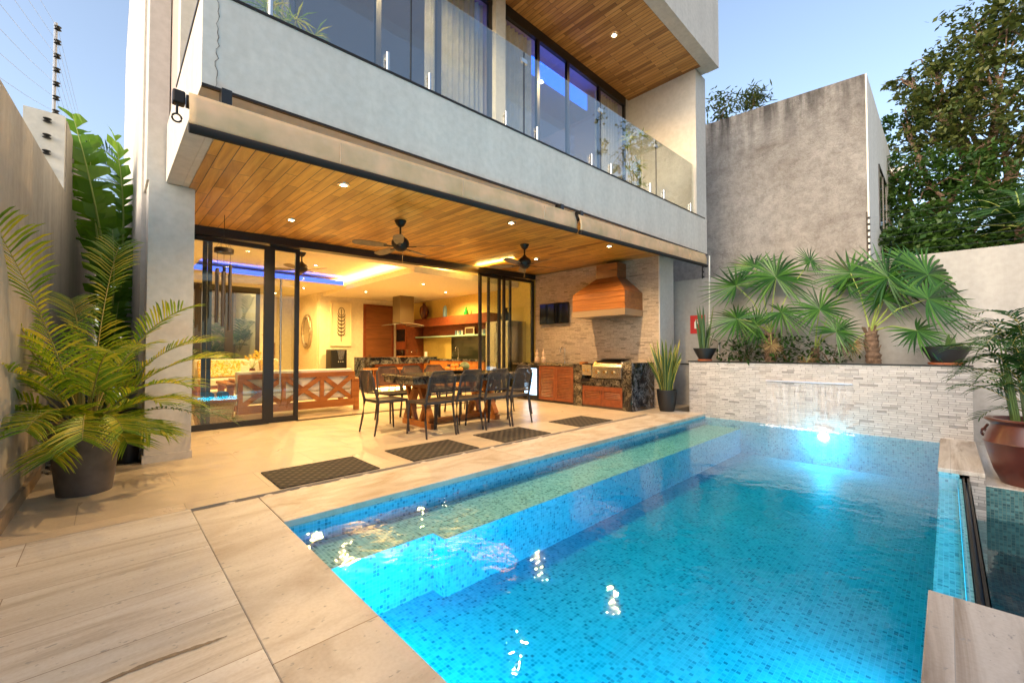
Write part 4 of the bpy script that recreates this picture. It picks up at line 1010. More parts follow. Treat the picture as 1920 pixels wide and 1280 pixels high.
# beverage cooler
G = thing('beverage_cooler', 'under-counter drinks cooler with a lit blue glass door', 'fridge', (7.7,7.05,0))
m = MB(); m.box(CF+.03,6.83,.02, XW-.05,7.35,.855); m.build('cabinet', M['black'], G)
m = MB(); m.box(CF+.012,6.88,.14, CF+.028,7.30,.78); m.build('door', M['fridge_lit'], G)
m = MB(); m.box(CF+.0,6.84,.06, CF+.011,6.88,.84); m.box(CF+.0,7.30,.06, CF+.011,7.34,.84)
for z in (.30,.46,.62): m.box(CF+.006,6.88,z, CF+.011,7.30,z+.012)
m.build('door_frame', M['dark_metal'], G)
# faucet
def faucet(x, y, z, label, dx, dy, h=.36):
    m = MB(); pts = [(x,y,z),(x,y,z+h*.72)] + [(x+dx*(1-math.cos(a)), y+dy*(1-math.cos(a)), z+h*.72+.10*math.sin(a)) for a in [k*math.pi/8 for k in range(1,9)]] + [(x+2*dx,y+2*dy,z+h*.62)]
    m.tube(pts, .011, 10); m.tube([(x,y,z),(x,y,z+.05)], .022, 12); m.tube([(x,y,z+.06),(x-dy*.6,y+dx*.6+.05,z+.08)], .007, 8)
    tag(m.build('faucet', M['chrome'], smooth=True), label, 'faucet')
faucet(8.17, 6.60, .916, 'arched chrome faucet on the outdoor counter against the stone wall', -.02, .05, .40)
for i, (y, lb) in enumerate(((7.42,'pale glazed bottle figurine on the outdoor counter, left of the pair'),(7.20,'pale glazed bottle figurine on the outdoor counter, right of the pair'))):
    m = MB(); m.lathe([(.001,0),(.06,0),(.072,.03),(.065,.10),(.035,.15),(.05,.20),(.045,.24),(.02,.28),(.024,.30),(.022,.33),(.001,.34)], (8.05,y,.916), 18)
    tag(m.build('figurine', M['figurine'], smooth=True), lb, 'figurine', 'glazed figurines on the outdoor counter')
# hood
Hd = thing('grill_hood', 'large wooden grill hood with a stainless band on the stone wall', 'hood', (8.0,5.2,2))
y0, y1, xf = 4.58, 5.92, 7.62
m = MB()
def hring(q, za, zb, n):
    for i in range(n):
        a_, b_ = i/n, (i+1)/n
        L_ = lambda t, u, v: u + (v-u)*t
        c0 = [L_(a_, q[0][k], q[1][k]) for k in range(3)]; c1 = [L_(b_, q[0][k], q[1][k]) for k in range(3)]; z0_, z1_ = L_(a_, za, zb)+.002, L_(b_, za, zb)-.002
        m.hexa([(c0[0],c0[1],z0_),(XW-.003,c0[1],z0_),(XW-.003,c0[2],z0_),(c0[0],c0[2],z0_),(c1[0],c1[1],z1_),(XW-.003,c1[1],z1_),(XW-.003,c1[2],z1_),(c1[0],c1[2],z1_)])
hring([(xf,y0,y1)]*2, 2.085, 2.46, 3)
nx, ny0, ny1 = 7.98, 4.98, 5.52
hring([(xf,y0,y1),(nx,ny0,ny1)], 2.462, 2.83, 3)
hring([(nx,ny0,ny1)]*2, 2.832, 3.14, 2); m.box(xf+.06,y0+.06,2.09, XW-.01,y1-.06,2.455)
m.build('canopy', M['hood_wood'], Hd)
m = MB(); m.box(xf-.008,y0-.008,1.95, XW-.003,y1+.008,2.083); m.build('band', plain('brushed_band', (.42,.34,.26), .35, .8), Hd)
# tv
t = thing('television', 'black flat television on the stone wall above the outdoor counter', 'television', (8.3,7.0,2.2))
MB().box(8.24,6.55,1.90, 8.29,7.50,2.43).build('screen', M['screen'], t, bevel=.004)
MB().box(8.29,6.9,2.05, XW-.002,7.1,2.25).build('mount', M['black'], t)

# ================================================================== INTERIOR FURNITURE
S = thing('sofa', 'wooden-framed sofa seen from behind, with crossed back slats and cream cushions', 'sofa', (2.62,8.9,0))
y = 8.46
m = MB(); m.box(1.62,y,.10, 3.66,y+.05,.24); m.box(1.62,y,.70, 3.66,y+.05,.79)
xs = [1.62,2.30,2.98,3.60]
for x in xs: m.box(x,y,.242, x+.07,y+.05,.698)
m.build('back_frame', M['wood'], S)
for a, b in zip(xs[:-1], xs[1:]):
    a += .07; m = MB(); m.beam((a,y+.02,.25),(b,y+.02,.69),.035,.085); m.beam((a,y+.03,.69),(b,y+.03,.25),.035,.085); m.build('cross_slat', M['wood'], S)
for x in (1.46, 3.66):
    m = MB(); m.box(x,y+.0,.0, x+.10,y+.08,.60); m.box(x,y+.80,.0, x+.10,y+.88,.60); m.box(x-.02,y-.03,.602, x+.12,y+.92,.65); m.build('arm', M['wood'], S, bevel=.01)
m = MB(); m.box(1.57,y+.055,.26, 3.65,y+.85,.42); m.build('seat_cushion', M['white_fab'], S, bevel=.03)
for a, b in ((1.60,2.58),(2.60,3.64)):
    m = MB(); m.box(a,y+.058,.43, b,y+.22,.845); m.build('back_cushion', M['white_fab'], S, bevel=.04, seg=3)
S = thing('sofa', 'cream sofa with patterned yellow cushions facing the room at the garden windows', 'sofa', (2.0,11.9,0))
m = MB(); m.box(1.45,11.6,.05, 3.25,12.4,.40); m.build('base', M['wood'], S)
m = MB(); m.box(1.47,11.55,.41, 3.23,12.3,.56); m.build('seat_cushion', M['white_fab'], S, bevel=.03)
m = MB(); m.box(1.45,12.25,.57, 3.25,12.5,1.0); m.build('backrest', M['white_fab'], S, bevel=.05)
for x, y_, rz, lb, mt in ((1.72,12.05,8,'patterned yellow cushion leaning on the cream sofa, at the left','pattern'),(2.12,12.07,-6,'patterned yellow cushion leaning on the cream sofa, beside the flowers','pattern'),(2.98,12.06,14,'plain golden cushion at the right end of the cream sofa','wicker')):
    o = MB().obox((0,0,0),(.46,.13,.42), Matrix.Rotation(R(-18),3,'X')).build('cushion', M[mt], bevel=.05, seg=3); o.location = (x,y_,.78); o.rotation_euler = (0,0,R(rz)); tag(o, lb, 'cushion', 'cushions on the cream sofa')
S = thing('side_table', 'low dark wooden side table between the two sofas', 'side table', (1.9,10.3,0))
m = MB(); m.box(1.75,9.8,.56, 2.55,10.5,.60); m.build('top', M['wood_cab'], S, bevel=.005)
for x in (1.8,2.46):
    for y_ in (9.85,10.41): MB().box(x,y_,0, x+.04,y_+.04,.558).build('leg', M['wood_cab'], S)
S = thing('flower_vase', 'amber vase with yellow orchids on the side table', 'vase', (2.2,10.2,.602))
MB().lathe([(.001,0),(.06,0),(.085,.06),(.07,.16),(.05,.22),(.06,.24)], (2.2,10.2,.602), 20).build('vase', M['brown_glass'], S, smooth=True)
m = MB(); m2 = MB()
for i in range(9):
    a = rnd.uniform(0,6.28); r = rnd.uniform(.05,.26); top = Vector((2.2+r*math.cos(a),10.2+r*math.sin(a),.95+rnd.uniform(0,.22)))
    m2.tube([(2.2,10.2,.82),(2.2+r*.4*math.cos(a),10.2+r*.4*math.sin(a),.95),tuple(top)], .004, 5)
    for k in range(6):
        c = top + Vector((rnd.uniform(-.05,.05),rnd.uniform(-.05,.05),rnd.uniform(-.06,.04)))
        for q in range(4):
            d = Vector((rnd.uniform(-1,1),rnd.uniform(-1,1),rnd.uniform(-.6,.6))).normalized(); m.blade([c,c+d*.03,c+d*.055],[.004,.018,.003], d.cross(Vector((0,.3,1))))
m.build('flowers', M['yellow_flower'], S); m2.build('stems', M['midrib'], S)
S = thing('wicker_basket', 'tapered wicker basket inside the glass at the left corner', 'basket', (1.23,8.35,0))
m = MB()
for sgn in (1,):
    m.hexa([(1.03,8.12,.0),(1.43,8.12,.0),(1.43,8.50,.0),(1.03,8.50,.0),(.96,8.05,.40),(1.53,8.05,.40),(1.53,8.56,.40),(.96,8.56,.40)])
m.build('basket', M['wicker'], S, bevel=.02)
m = MB(); m.box(.94,8.03,.38, 1.55,8.58,.43); m.build('rim', M['wood_cab'], S, bevel=.01)
for x, lb in ((1.17,'rolled blue and white towel in the basket, left one'),(1.37,'rolled blue and white towel in the basket, right one')):
    o = MB().lathe([(.001,-.10),(.055,-.10),(.06,-.05),(.06,.05),(.055,.10),(.001,.10)], n=16).build('rolled_towel', M['blue_cloth'], smooth=True); o.location = (x,8.28,.485); o.rotation_euler = (R(90),0,R(12)); tag(o, lb, 'towel', 'rolled towels in the basket')
# armchair corner seen through the left glass
S = thing('armchair', 'wooden armchair with a pale seat behind the left glass pane', 'armchair', (1.35,9.6,0))
m = MB(); m.box(1.28,9.35,.35, 1.75,9.9,.46); m.build('seat', M['white_fab'], S, bevel=.02)
for x in (1.25,1.75):
    for y_ in (9.32,9.90): MB().box(x,y_,0, x+.05,y_+.05,.62).build('leg', M['wood'], S)
    MB().box(x-.01,9.30,.622, x+.06,9.97,.655).build('arm', M['wood'], S)
# water dispenser
S = thing('water_dispenser', 'black water dispenser with a silver tap recess behind the sofa', 'water dispenser', (5.5,13.8,0))
m = MB(); m.box(5.07,13.5,0, 5.58,13.95,1.25); m.build('body', M['black'], S, bevel=.02)
m = MB(); m.hexa([(5.30,13.47,.92),(5.44,13.47,.92),(5.44,13.498,.92),(5.30,13.498,.92),(5.25,13.46,1.22),(5.49,13.46,1.22),(5.49,13.498,1.22),(5.25,13.498,1.22)]); m.build('tap_recess', M['steel'], S)
for x in (5.30,5.37,5.44): MB().sphere((x,13.48,.86), .014, 6).build('button', M['white'], S)
# leaf picture
S = thing('leaf_picture', 'tall framed relief picture of a leaf stem on the cream wall', 'picture', (5.6,14.05,2))
MB().box(5.29,14.06,1.40, 5.92,14.098,2.80).build('canvas', plain('picture_ground', (.80,.68,.44), .8), S)
m = MB(); m.box(5.26,14.04,1.37, 5.29,14.098,2.83); m.box(5.92,14.04,1.37, 5.95,14.098,2.83); m.box(5.29,14.04,1.37, 5.92,14.098,1.40); m.box(5.29,14.04,2.80, 5.92,14.098,2.83); m.build('frame', plain('picture_frame', (.85,.72,.45), .5), S)
m = MB(); m.tube([(5.605,14.05,1.52),(5.60,14.05,2.1),(5.605,14.05,2.60)], .010, 6)
m.tube([(5.605+.10*math.sin(a*math.pi/8),14.05,2.52+.13*math.cos(a*math.pi/8)) for a in range(17)], .009, 6, cap=False)
for i in range(6):
    z = 1.72+.12*i
    for s_ in (-1,1): m.tube([(5.605,14.05,z),(5.605+s_*.09,14.05,z+.03),(5.605+s_*.13,14.05,z+.13)], [.022,.020,.004], 6)
m.build('relief', plain('bronze_relief', (.10,.07,.03), .5, .4), S)
# oval mirror on the side wall of the hallway
S = thing('oval_mirror', 'oval mirror in a silver frame on the hallway wall', 'mirror', (4.9,15.2,1.8))
m = MB(); o_ = [(math.cos(a*math.pi/16), math.sin(a*math.pi/16)) for a in range(32)]
yc, zc_ = 15.15, 1.86
m.add([(4.86,yc+.34*c,zc_+.46*s_) for c, s_ in o_] + [(4.895,yc+.34*c,zc_+.46*s_) for c, s_ in o_], [tuple(range(31,-1,-1))] + [(k,(k+1)%32,(k+1)%32+32,k+32) for k in range(32)])
m.build('glass', M['mirror'], S)
MB().tube([(4.875,yc+.40*math.cos(a*math.pi/20),zc_+.53*math.sin(a*math.pi/20)) for a in range(41)], .065, 8, cap=False).build('frame', M['silver_frame'], S, smooth=True)
# island
S = thing('kitchen_island', 'kitchen island with a thick black granite waterfall top over red-brown panels', 'kitchen island', (7,13,0))
m = MB(); m.box(5.62,11.95,.93, 8.0,13.05,1.01); m.box(5.62,11.96,0, 5.70,13.04,.929); m.box(5.70,11.96,.80, 8.0,12.0,.929); m.build('granite_top', M['granite_bw'], S)
m = MB(); m.box(5.98,12.35,.06, 8.0,12.95,.928); m.build('cabinet', M['wood_cab'], S)
MB().box(5.98,12.30,.02, 8.0,12.34,.05).build('toe_light', M['led_yellow'], S)
lamp('toe_lamp', (6.6,12.1,.10), 16, (1,.75,.15), 'AREA', parent=S, sx=1.6, sy=.1, rot=(0,0,0))
def stool(x, y, label):
    t = thing('bar_stool', label, 'stool', (x,y,0), 0, 'wooden stools at the kitchen island')
    MB().box(-.17,-.17,.66,.17,.17,.70).build('seat', M['wood'], t, world=False, bevel=.01)
    for sx in (-1,1):
        for sy in (-1,1): MB().tube([(sx*.14,sy*.14,.66),(sx*.19,sy*.19,0)], .018, 8).build('leg', M['wood'], t, world=False)
    return t
s1 = stool(5.50, 11.6, 'light wooden stool at the left end of the kitchen island')
dup(s1, (6.35,11.6,0), 0, 'light wooden stool at the middle of the kitchen island')
S = thing('island_hood', 'stainless steel chimney hood with a curved glass skirt above the island', 'hood', (7.3,12.6,2.2))
m = MB(); m.box(6.78,12.25,2.12, 7.28,12.75,2.998); m.build('chimney', plain('brushed_steel', (.20,.15,.09), .35, .8), S)
m = MB(); vs = []; n = 12
for i in range(n+1):
    u = -1+2*i/n; x = 7.03+.56*u; z = 2.10 - .07*u*u
    vs += [(x,12.1,z),(x,12.9,z),(x,12.1,z+.012),(x,12.9,z+.012)]
fs = []
for i in range(n): a = i*4; fs += [(a,a+1,a+5,a+4),(a+2,a+6,a+7,a+3),(a,a+4,a+6,a+2),(a+1,a+3,a+7,a+5)]
m.add(vs, fs); m.build('glass_skirt', plain('skirt_glass', (.5,.5,.42), .1, .3), S)
# tall oven unit, cabinets on the yellow wall
S = thing('oven_unit', 'tall wooden cabinet with a built-in microwave at the back of the kitchen', 'cabinet', (7.9,13.8,0))
MB().box(7.62,13.35,0, XW-.005,14.08,2.30).build('carcass', M['wood_cab'], S)
MB().box(7.60,13.42,1.55, 7.618,14.0,1.98).build('microwave', M['screen'], S)
MB().box(7.60,13.42,.75, 7.618,14.0,1.25).build('oven', M['screen'], S)
S = thing('wall_cabinet', 'long wooden wall cabinet with an open shelf along the yellow kitchen wall', 'cabinet', (8.1,11.5,2))
m = MB(); m.box(7.95,9.3,2.05, XW-.005,13.33,2.33); m.build('carcass', M['wood_cab'], S)
m = MB(); m.box(7.98,9.3,1.67, XW-.005,13.33,1.71); m.build('shelf', plain('glass_shelf', (.35,.55,.45), .2), S)
m = MB(); m.box(8.30,9.3,1.712, XW-.006,13.33,2.048); m.build('back_panel', M['wood_cab'], S)
S = thing('base_cabinet', 'row of orange-brown base cabinets under a black worktop along the kitchen wall', 'cabinet', (8.0,11.5,0))
m = MB(); m.box(7.72,9.15,.08, XW-.005,13.33,.90); m.build('carcass', M['wood'], S)
m = MB(); m.box(7.68,9.12,.902, XW-.005,13.33,.95); m.build('worktop', M['granite_bw'], S)
MB().box(8.33,9.3,.952, XW-.006,11.6,1.66).build('splashback', plain('dark_splashback', (.03,.035,.02), .08), S)
faucet(8.1, 10.9, .952, 'arched chrome faucet at the kitchen sink before the dark splashback', -.06, 0, .40)
S = thing('refrigerator', 'tall two-door stainless refrigerator behind the right sliding door', 'refrigerator', (8.0,8.6,0))
m = MB(); m.box(7.70,8.10,.02, XW-.005,9.06,2.02); m.build('body', M['steel'], S, bevel=.01)
for y in (8.12,8.60): MB().box(7.665,y,.08, 7.698,y+.44,1.98).build('door', M['steel'], S, bevel=.008)
for y in (8.53,8.62): MB().tube([(7.63,y,.9),(7.63,y,1.7)], .012, 8).build('handle', M['chrome'], S)
def vase(name, mat, prof, loc, label, cat='vase'):
    o = MB().lathe(prof, n=22).build(name, M[mat], smooth=True); o.location = loc; tag(o, label, cat); return o
vase('vase', 'brown_glass', [(.001,0),(.07,0),(.14,.15),(.165,.28),(.14,.42),(.06,.52),(.045,.58),(.07,.60),(.001,.60)], (8.14,13.0,2.332), 'tall amber glass vase on top of the wall cabinet, beside the island hood')
vase('bottle', 'blue_glass', [(.001,0),(.06,0),(.07,.05),(.07,.28),(.05,.36),(.02,.40),(.001,.40)], (8.14,11.7,2.332), 'pale blue glass bottle on top of the wall cabinet', 'bottle')
vase('bottle', 'green_glass', [(.001,0),(.08,0),(.09,.06),(.07,.14),(.03,.20),(.025,.27),(.001,.27)], (8.14,10.55,2.332), 'small green glass bottle on top of the wall cabinet', 'bottle')
vase('vase', 'black', [(.001,0),(.09,0),(.15,.10),(.14,.20),(.06,.28),(.045,.34),(.08,.38),(.001,.38)], (7.98,8.55,2.022), 'dark round vase with a flared neck on top of the refrigerator')
S = thing('photo_frame', 'small framed picture standing on the kitchen shelf', 'picture frame', (8.1,10.4,1.712))
MB().box(8.14,10.15,1.712, 8.16,10.6,1.95).build('frame', M['inner'], S); MB().box(8.132,10.19,1.75, 8.139,10.56,1.91).build('print', plain('sepia_print', (.12,.05,.02), .6, var=.6, vs=30), S)
for i in range(8):
    y = 9.55+.10*i if i < 4 else 10.75+.11*(i-4)
    vase('glass_jar', 'blue_glass' if i % 2 else 'white', [(.001,0),(.028,0),(.030,.10),(.034,.15),(.001,.15)], (8.14,y,1.712), 'small %s on the kitchen shelf %s' % ('blue glass jar' if i % 2 else 'white cup', ['nearest the sliding door','second of the group near the sliding door','third of the group near the sliding door','just right of the framed picture','just left of the framed picture','second left of the framed picture','third left of the framed picture','nearest the island hood'][i]), 'jar')
S = thing('serving_tray', 'wooden tray with upturned wine glasses on the island', 'tray', (7.2,12.45,1.012))
MB().box(6.85,12.25,1.012, 7.55,12.6,1.035).build('tray', M['wood'], S)
for i in range(4):
    o = MB().lathe([(.001,0),(.035,0),(.035,.005),(.005,.01),(.005,.09),(.03,.12),(.038,.17),(.03,.21)], n=14, cap=False).build('wine_glass', M['glass'], smooth=True); o.location = (6.93+.18*i,12.38,1.037)
    tag(o, 'wine glass on the wooden island tray, %s from the left' % ['first','second','third','fourth'][i], 'glass', 'wine glasses on the island tray')
o = MB().lathe([(.001,0),(.05,0),(.05,.17),(.001,.17)], n=16).build('candle', M['white']); o.location = (7.78,12.3,1.012); tag(o, 'thick white candle standing on the kitchen island', 'candle')

# ================================================================== PLANTS
def fan_leaf(m, c, n, up, r, nl=26, spread=300, droop=.25, seed=0):
    nl = 25 + seed*5 % 8; spread = 262 + seed*37 % 70; droop = .06 + (seed*29 % 28)/100
    """palmate leaf: centre c, facing normal n, 'up' direction of the middle finger"""
    rr = random.Random(seed); n = n.normalized(); u = (up - n*up.dot(n)).normalized(); s_ = n.cross(u)
    for i in range(nl):
        a = R(-spread/2 + spread*i/(nl-1) + rr.uniform(-2,2)); d = (u*math.cos(a) + s_*math.sin(a))
        L_ = r*(.72+.28*math.cos(a*.55))*rr.uniform(.92,1.06); sd = n.cross(d)
        pts = []; ws = []
        dd = droop*rr.uniform(.6,1.5)
        for q, wd in ((0,.006),(.22,.014),(.5,.0165),(.75,.0095),(1,.0008)):
            pts.append(c + d*(L_*q) + n*(-.10*L_*q*(1-q)+.06*L_*q) + Vector((0,0,-dd*L_*q**2.4))); ws.append(wd*r/.55)
        m.blade(pts, ws, sd, .55, -n)
def fan_palm(name, label, base, trunk_h, fans, lean=(0,0), tr=.085):
    t = thing(name, label, 'palm', base, group='fan palms in the planter')
    b = Vector(base); top = b + Vector((lean[0],lean[1],trunk_h))
    m = MB(); n = 14; pts = []; rs = []
    for i in range(n+1):
        q = i/n; pts.append(b.lerp(top, q)); rs.append(tr*(1.15-.25*q)*(1+.10*((i%2)*2-1)))
    m.tube(pts, rs, 12)
    for i in range(40):
        q = rnd.random(); a = rnd.uniform(0,6.28); p = b.lerp(top,q); d = Vector((math.cos(a),math.sin(a),.9)); m.beam(p+Vector((math.cos(a),math.sin(a),0))*tr*.8, p+d*tr*1.25, .03, .012)
    m.build('trunk', M['trunk'], t)
    for k in range(1):
        a = k*2.3+base[1]+1.2; l = MB(); c = top + Vector((-.22*abs(math.cos(a))-.05,.24*math.sin(a),-.22)); l.mi = 1; l.tube([top,top.lerp(c,.6)+Vector((0,0,.05)),c],[.012,.008,.005],6); l.mi = 0
        fan_leaf(l, c, Vector((-.9,.3*math.sin(a),.2)), Vector((-.1,.2*math.sin(a),-1)), .24, seed=k*3+1); l.build('dead_frond', [M['dead_leaf'], M['midrib']], t)
    for k, (c, r, nrm) in enumerate(fans):
        c = Vector(c); nrm = Vector(nrm).normalized(); dirn = (c-top)
        l = MB(); mid = top.lerp(c, .5) + Vector((0,0,.12*dirn.length)); l.mi = 1; l.tube([top, mid, c], [.014,.009,.006], 6); l.mi = 0
        fan_leaf(l, c, nrm, dirn, r, 30, 310, .22, seed=k*7+int(abs(base[1])*10))
        l.build('frond', [M['palm_leaf'], M['midrib']], t)
    return t
def PY(px_x, px_y, x):
    """place on the plane x = const from its place in the photograph (image pixels)"""
    f = 786.4; u = (px_x-960)/f; v = (640-px_y)/f; p_ = R(1.313); a = R(46.087)
    fw_ = Vector((math.cos(a)*math.cos(p_), math.sin(a)*math.cos(p_), math.sin(p_))); rt = Vector((math.sin(a), -math.cos(a), 0)); upv = rt.cross(fw_)
    d = fw_ + rt*u + upv*v; return Vector((0,0,1.2)) + d*(x/d.x)
CAMD = Vector((-.72,-.5,.15))
def fans(lst):
    out = []
    for (px_x,px_y,x,r,tx,ty,tz) in lst: out.append((PY(px_x,px_y,x), r, CAMD+Vector((tx,ty,tz))))
    return out
fan_palm('fan_palm', 'green fan palm with a short trunk growing left of the waterfall in the planter', (8.86,2.28,.92), .62, fans([
    (1455,520,8.75,.78,0,0,.1),(1380,535,8.75,.74,.2,.5,.3),(1415,500,9.0,.66,.1,.3,.6),(1382,598,8.5,.62,0,.3,.5),(1465,585,8.6,.60,0,0,.9),(1420,610,8.65,.5,.1,.3,.1),
    (1520,490,9.0,.42,.1,-.6,.4)]))
fan_palm('fan_palm', 'tall fan palm with spreading fronds growing right of the waterfall in the planter', (8.86,.82,.92), .60, fans([
    (1595,512,9.0,.70,0,.3,.4),(1665,520,8.8,.80,0,-.1,.2),(1740,515,8.9,.80,0,-.6,.3),(1740,560,8.6,.80,0,-.5,.5),(1720,620,8.5,.55,-.1,-.3,.9),(1705,490,9.1,.55,0,-.3,.6),
    (1655,560,8.75,.50,0,0,.3)]), lean=(-.02,.04))
fan_palm('fan_palm', 'smaller fan palm filling the gap between the two larger palms', (8.95,1.62,.92), .30, fans([
    (1537,580,8.6,.58,0,.1,.1),(1568,622,8.6,.48,0,.1,.1),(1590,535,9.0,.42,0,0,.4)]), tr=.06)
def bush(name, label, cat, base, rad, h, n, mat, leaf=(.05,.012), group=None, stems=6):
    t = thing(name, label, cat, base, group=group); b = Vector(base)
    m = MB()
    for i in range(stems):
        a = rnd.uniform(0,6.28); m.tube([b, b+Vector((rad*.3*math.cos(a),rad*.3*math.sin(a),h*.5)), b+Vector((rad*.7*math.cos(a),rad*.7*math.sin(a),h*.9))], [.008,.005,.003], 5)
    m.build('stem', M['trunk'], t)
    m = MB()
    for i in range(n):
        v = Vector((rnd.gauss(0,.5),rnd.gauss(0,.5),rnd.random())); p = b + Vector((v.x*rad,v.y*rad,v.z*h))
        d = Vector((rnd.uniform(-1,1),rnd.uniform(-1,1),rnd.uniform(-.5,.8))).normalized(); L_ = leaf[0]*rnd.uniform(.6,1.4)
        m.blade([p,p+d*L_*.5,p+d*L_], [leaf[1]*.3,leaf[1],.001], d.cross(Vector((.1,.2,1))), .2)
    m.build('foliage', mat, t); return t
bush('shrub', 'small dark leafy shrub at the foot of the left fan palm', 'shrub', (8.9,2.75,.93), .45, .5, 420, M['dark_leaf'], (.10,.022), 'shrubs in the planter')
bush('shrub', 'small dark leafy shrub between the left palm trunk and the waterfall', 'shrub', (8.8,1.98,.93), .40, .55, 420, M['dark_leaf'], (.08,.025), 'shrubs in the planter')
bush('shrub', 'low shrub with thin leaves under the middle palm', 'shrub', (8.75,1.35,.93), .35, .4, 260, M['dark_leaf'], (.08,.018), 'shrubs in the planter')

def snake_plant(name, label, loc, pot_prof, n, hmax, spread, edge=True, saucer=False, group=None):
    t = thing(name, label, 'potted plant', loc, group=group); b = Vector(loc)
    MB().lathe(pot_prof, loc, 32).build('pot', M['pot_black'], t, smooth=True)
    ztop = pot_prof[-2][1] if len(pot_prof) > 1 else .3
    if saucer: MB().lathe([(.001,0),(pot_prof[1][0]*1.15,0),(pot_prof[1][0]*1.25,.03),(.001,.03)], (loc[0],loc[1],loc[2]-.031), 28).build('saucer', M['saucer'], t, smooth=True)
    m = MB()
    for i in range(n):
        a = rnd.uniform(0,6.28); r0 = spread*.35*rnd.random(); h = hmax*rnd.uniform(.55,1.0); out = spread*rnd.uniform(.2,1.0)*(1.2-h/hmax*.5)
        p0 = b + Vector((r0*math.cos(a),r0*math.sin(a),ztop-.04)); d = Vector((math.cos(a),math.sin(a),0)); tw = rnd.uniform(0,3.14); sd = Vector((math.cos(tw),math.sin(tw),0))
        pts = [p0 + d*(out*q**1.6) + Vector((0,0,h*q)) for q in (0,.25,.5,.75,.92,1)]; ws = [.016,.024,.027,.022,.010,.001]
        m.mi = 0; m.blade(pts, ws, sd, .35, d)
        if edge:
            m.mi = 1
            for s_ in (-1,1): m.blade([p+sd*s_*w*1.0+d*.001 for p, w in zip(pts,ws)], [.0045]*5+[.0005], sd)
    m.build('leaves', [M['snake'], M['snake_edge']], t); return t
pp = [(.001,0),(.135,0),(.17,.15),(.195,.40),(.195,.43),(.175,.43),(.17,.40),(.001,.40)]
snake_plant('snake_plant', 'snake plant with yellow-edged leaves in a tall dark pot beside the granite counter', (8.10,3.93,0), pp, 40, 1.12, .36)
snake_plant('snake_plant', 'snake plant in a black bowl pot on the left end of the stone wall', (8.42,3.30,1.042), [(.001,0),(.11,0),(.21,.20),(.21,.215),(.19,.215),(.18,.17),(.001,.17)], 16, .95, .20, edge=False, saucer=True)
t = snake_plant('bowl_plant', 'wide black bowl pot on a clay saucer on the right end of the stone wall', (8.44,.02,1.042), [(.001,0),(.15,0),(.255,.205),(.255,.22),(.235,.22),(.22,.17),(.001,.17)], 5, .3, .2, edge=False, saucer=True)
m = MB()
for k in range(7):
    a = rnd.uniform(0,6.28); c = Vector((8.44,.02,1.22)); d = Vector((math.cos(a)*.6,math.sin(a),.5)); L_ = rnd.uniform(.3,.5)
    for i in range(14):
        q = i/13; p = c + d*L_*q + Vector((0,0,-.2*q*q)); s_ = d.cross(Vector((0,0,1))).normalized()
        for sg in (-1,1): m.blade([p,p+(s_*sg+d*.5)*.05,p+(s_*sg+d*.6)*.10+Vector((0,0,-.02))],[.002,.006,.001], d)
m.build('fern_leaves', M['palm_leaf'], t)

def pinnate(m, base, d0, length, curve, nleaf, lw, ll, stem_r=.008, droop=.35, roll=0.0, vee=.35, seed=0, start=.28):
    """arching frond: base point, initial direction, leaflets on both sides (material 0) on a rachis (material 1)"""
    rr = random.Random(seed); d = Vector(d0).normalized(); hor = Vector((d.x,d.y,0))
    hor = hor.normalized() if hor.length > .05 else Vector((1,0,0)); side = hor.cross(Vector((0,0,1))); N_ = 16; p = Vector(base); pts = [p.copy()]; dirs = [d.copy()]
    for i in range(N_):
        d = (d + Vector((0,0,-1))*curve/N_*(.4+1.6*i/N_) + hor*curve*.25/N_).normalized(); p = p + d*(length/N_); pts.append(p.copy()); dirs.append(d.copy())
    m.mi = 1; m.tube(pts, [stem_r*(1-.8*i/N_) for i in range(N_+1)], 5); m.mi = 0
    for i in range(nleaf):
        q = start + (1-start)*i/(nleaf-1); f = q*N_; k = min(N_-1, int(f)); fr = f-k; P_ = pts[k].lerp(pts[k+1], fr); D = dirs[k].lerp(dirs[k+1], fr).normalized(); up = side.cross(D)
        size = math.sin(math.pi*min(1, .18+.82*(1-abs(2*(q-start)/(1-start)-.85)/1.2)))
        for sg in (-1,1):
            L_ = ll*max(.25,size)*rr.uniform(.85,1.1); out = (side*sg + D*(.55+.5*q) + up*vee + Vector((rr.uniform(-.08,.08),rr.uniform(-.08,.08),rr.uniform(-.08,.08)))).normalized()
            pp_ = [P_, P_+out*L_*.4, P_+out*L_*.75+Vector((0,0,-droop*L_*.25)), P_+out*L_+Vector((0,0,-droop*L_*.65))]
            m.blade(pp_, [lw*.5,lw,lw*.7,.0006], D, .3, -up)
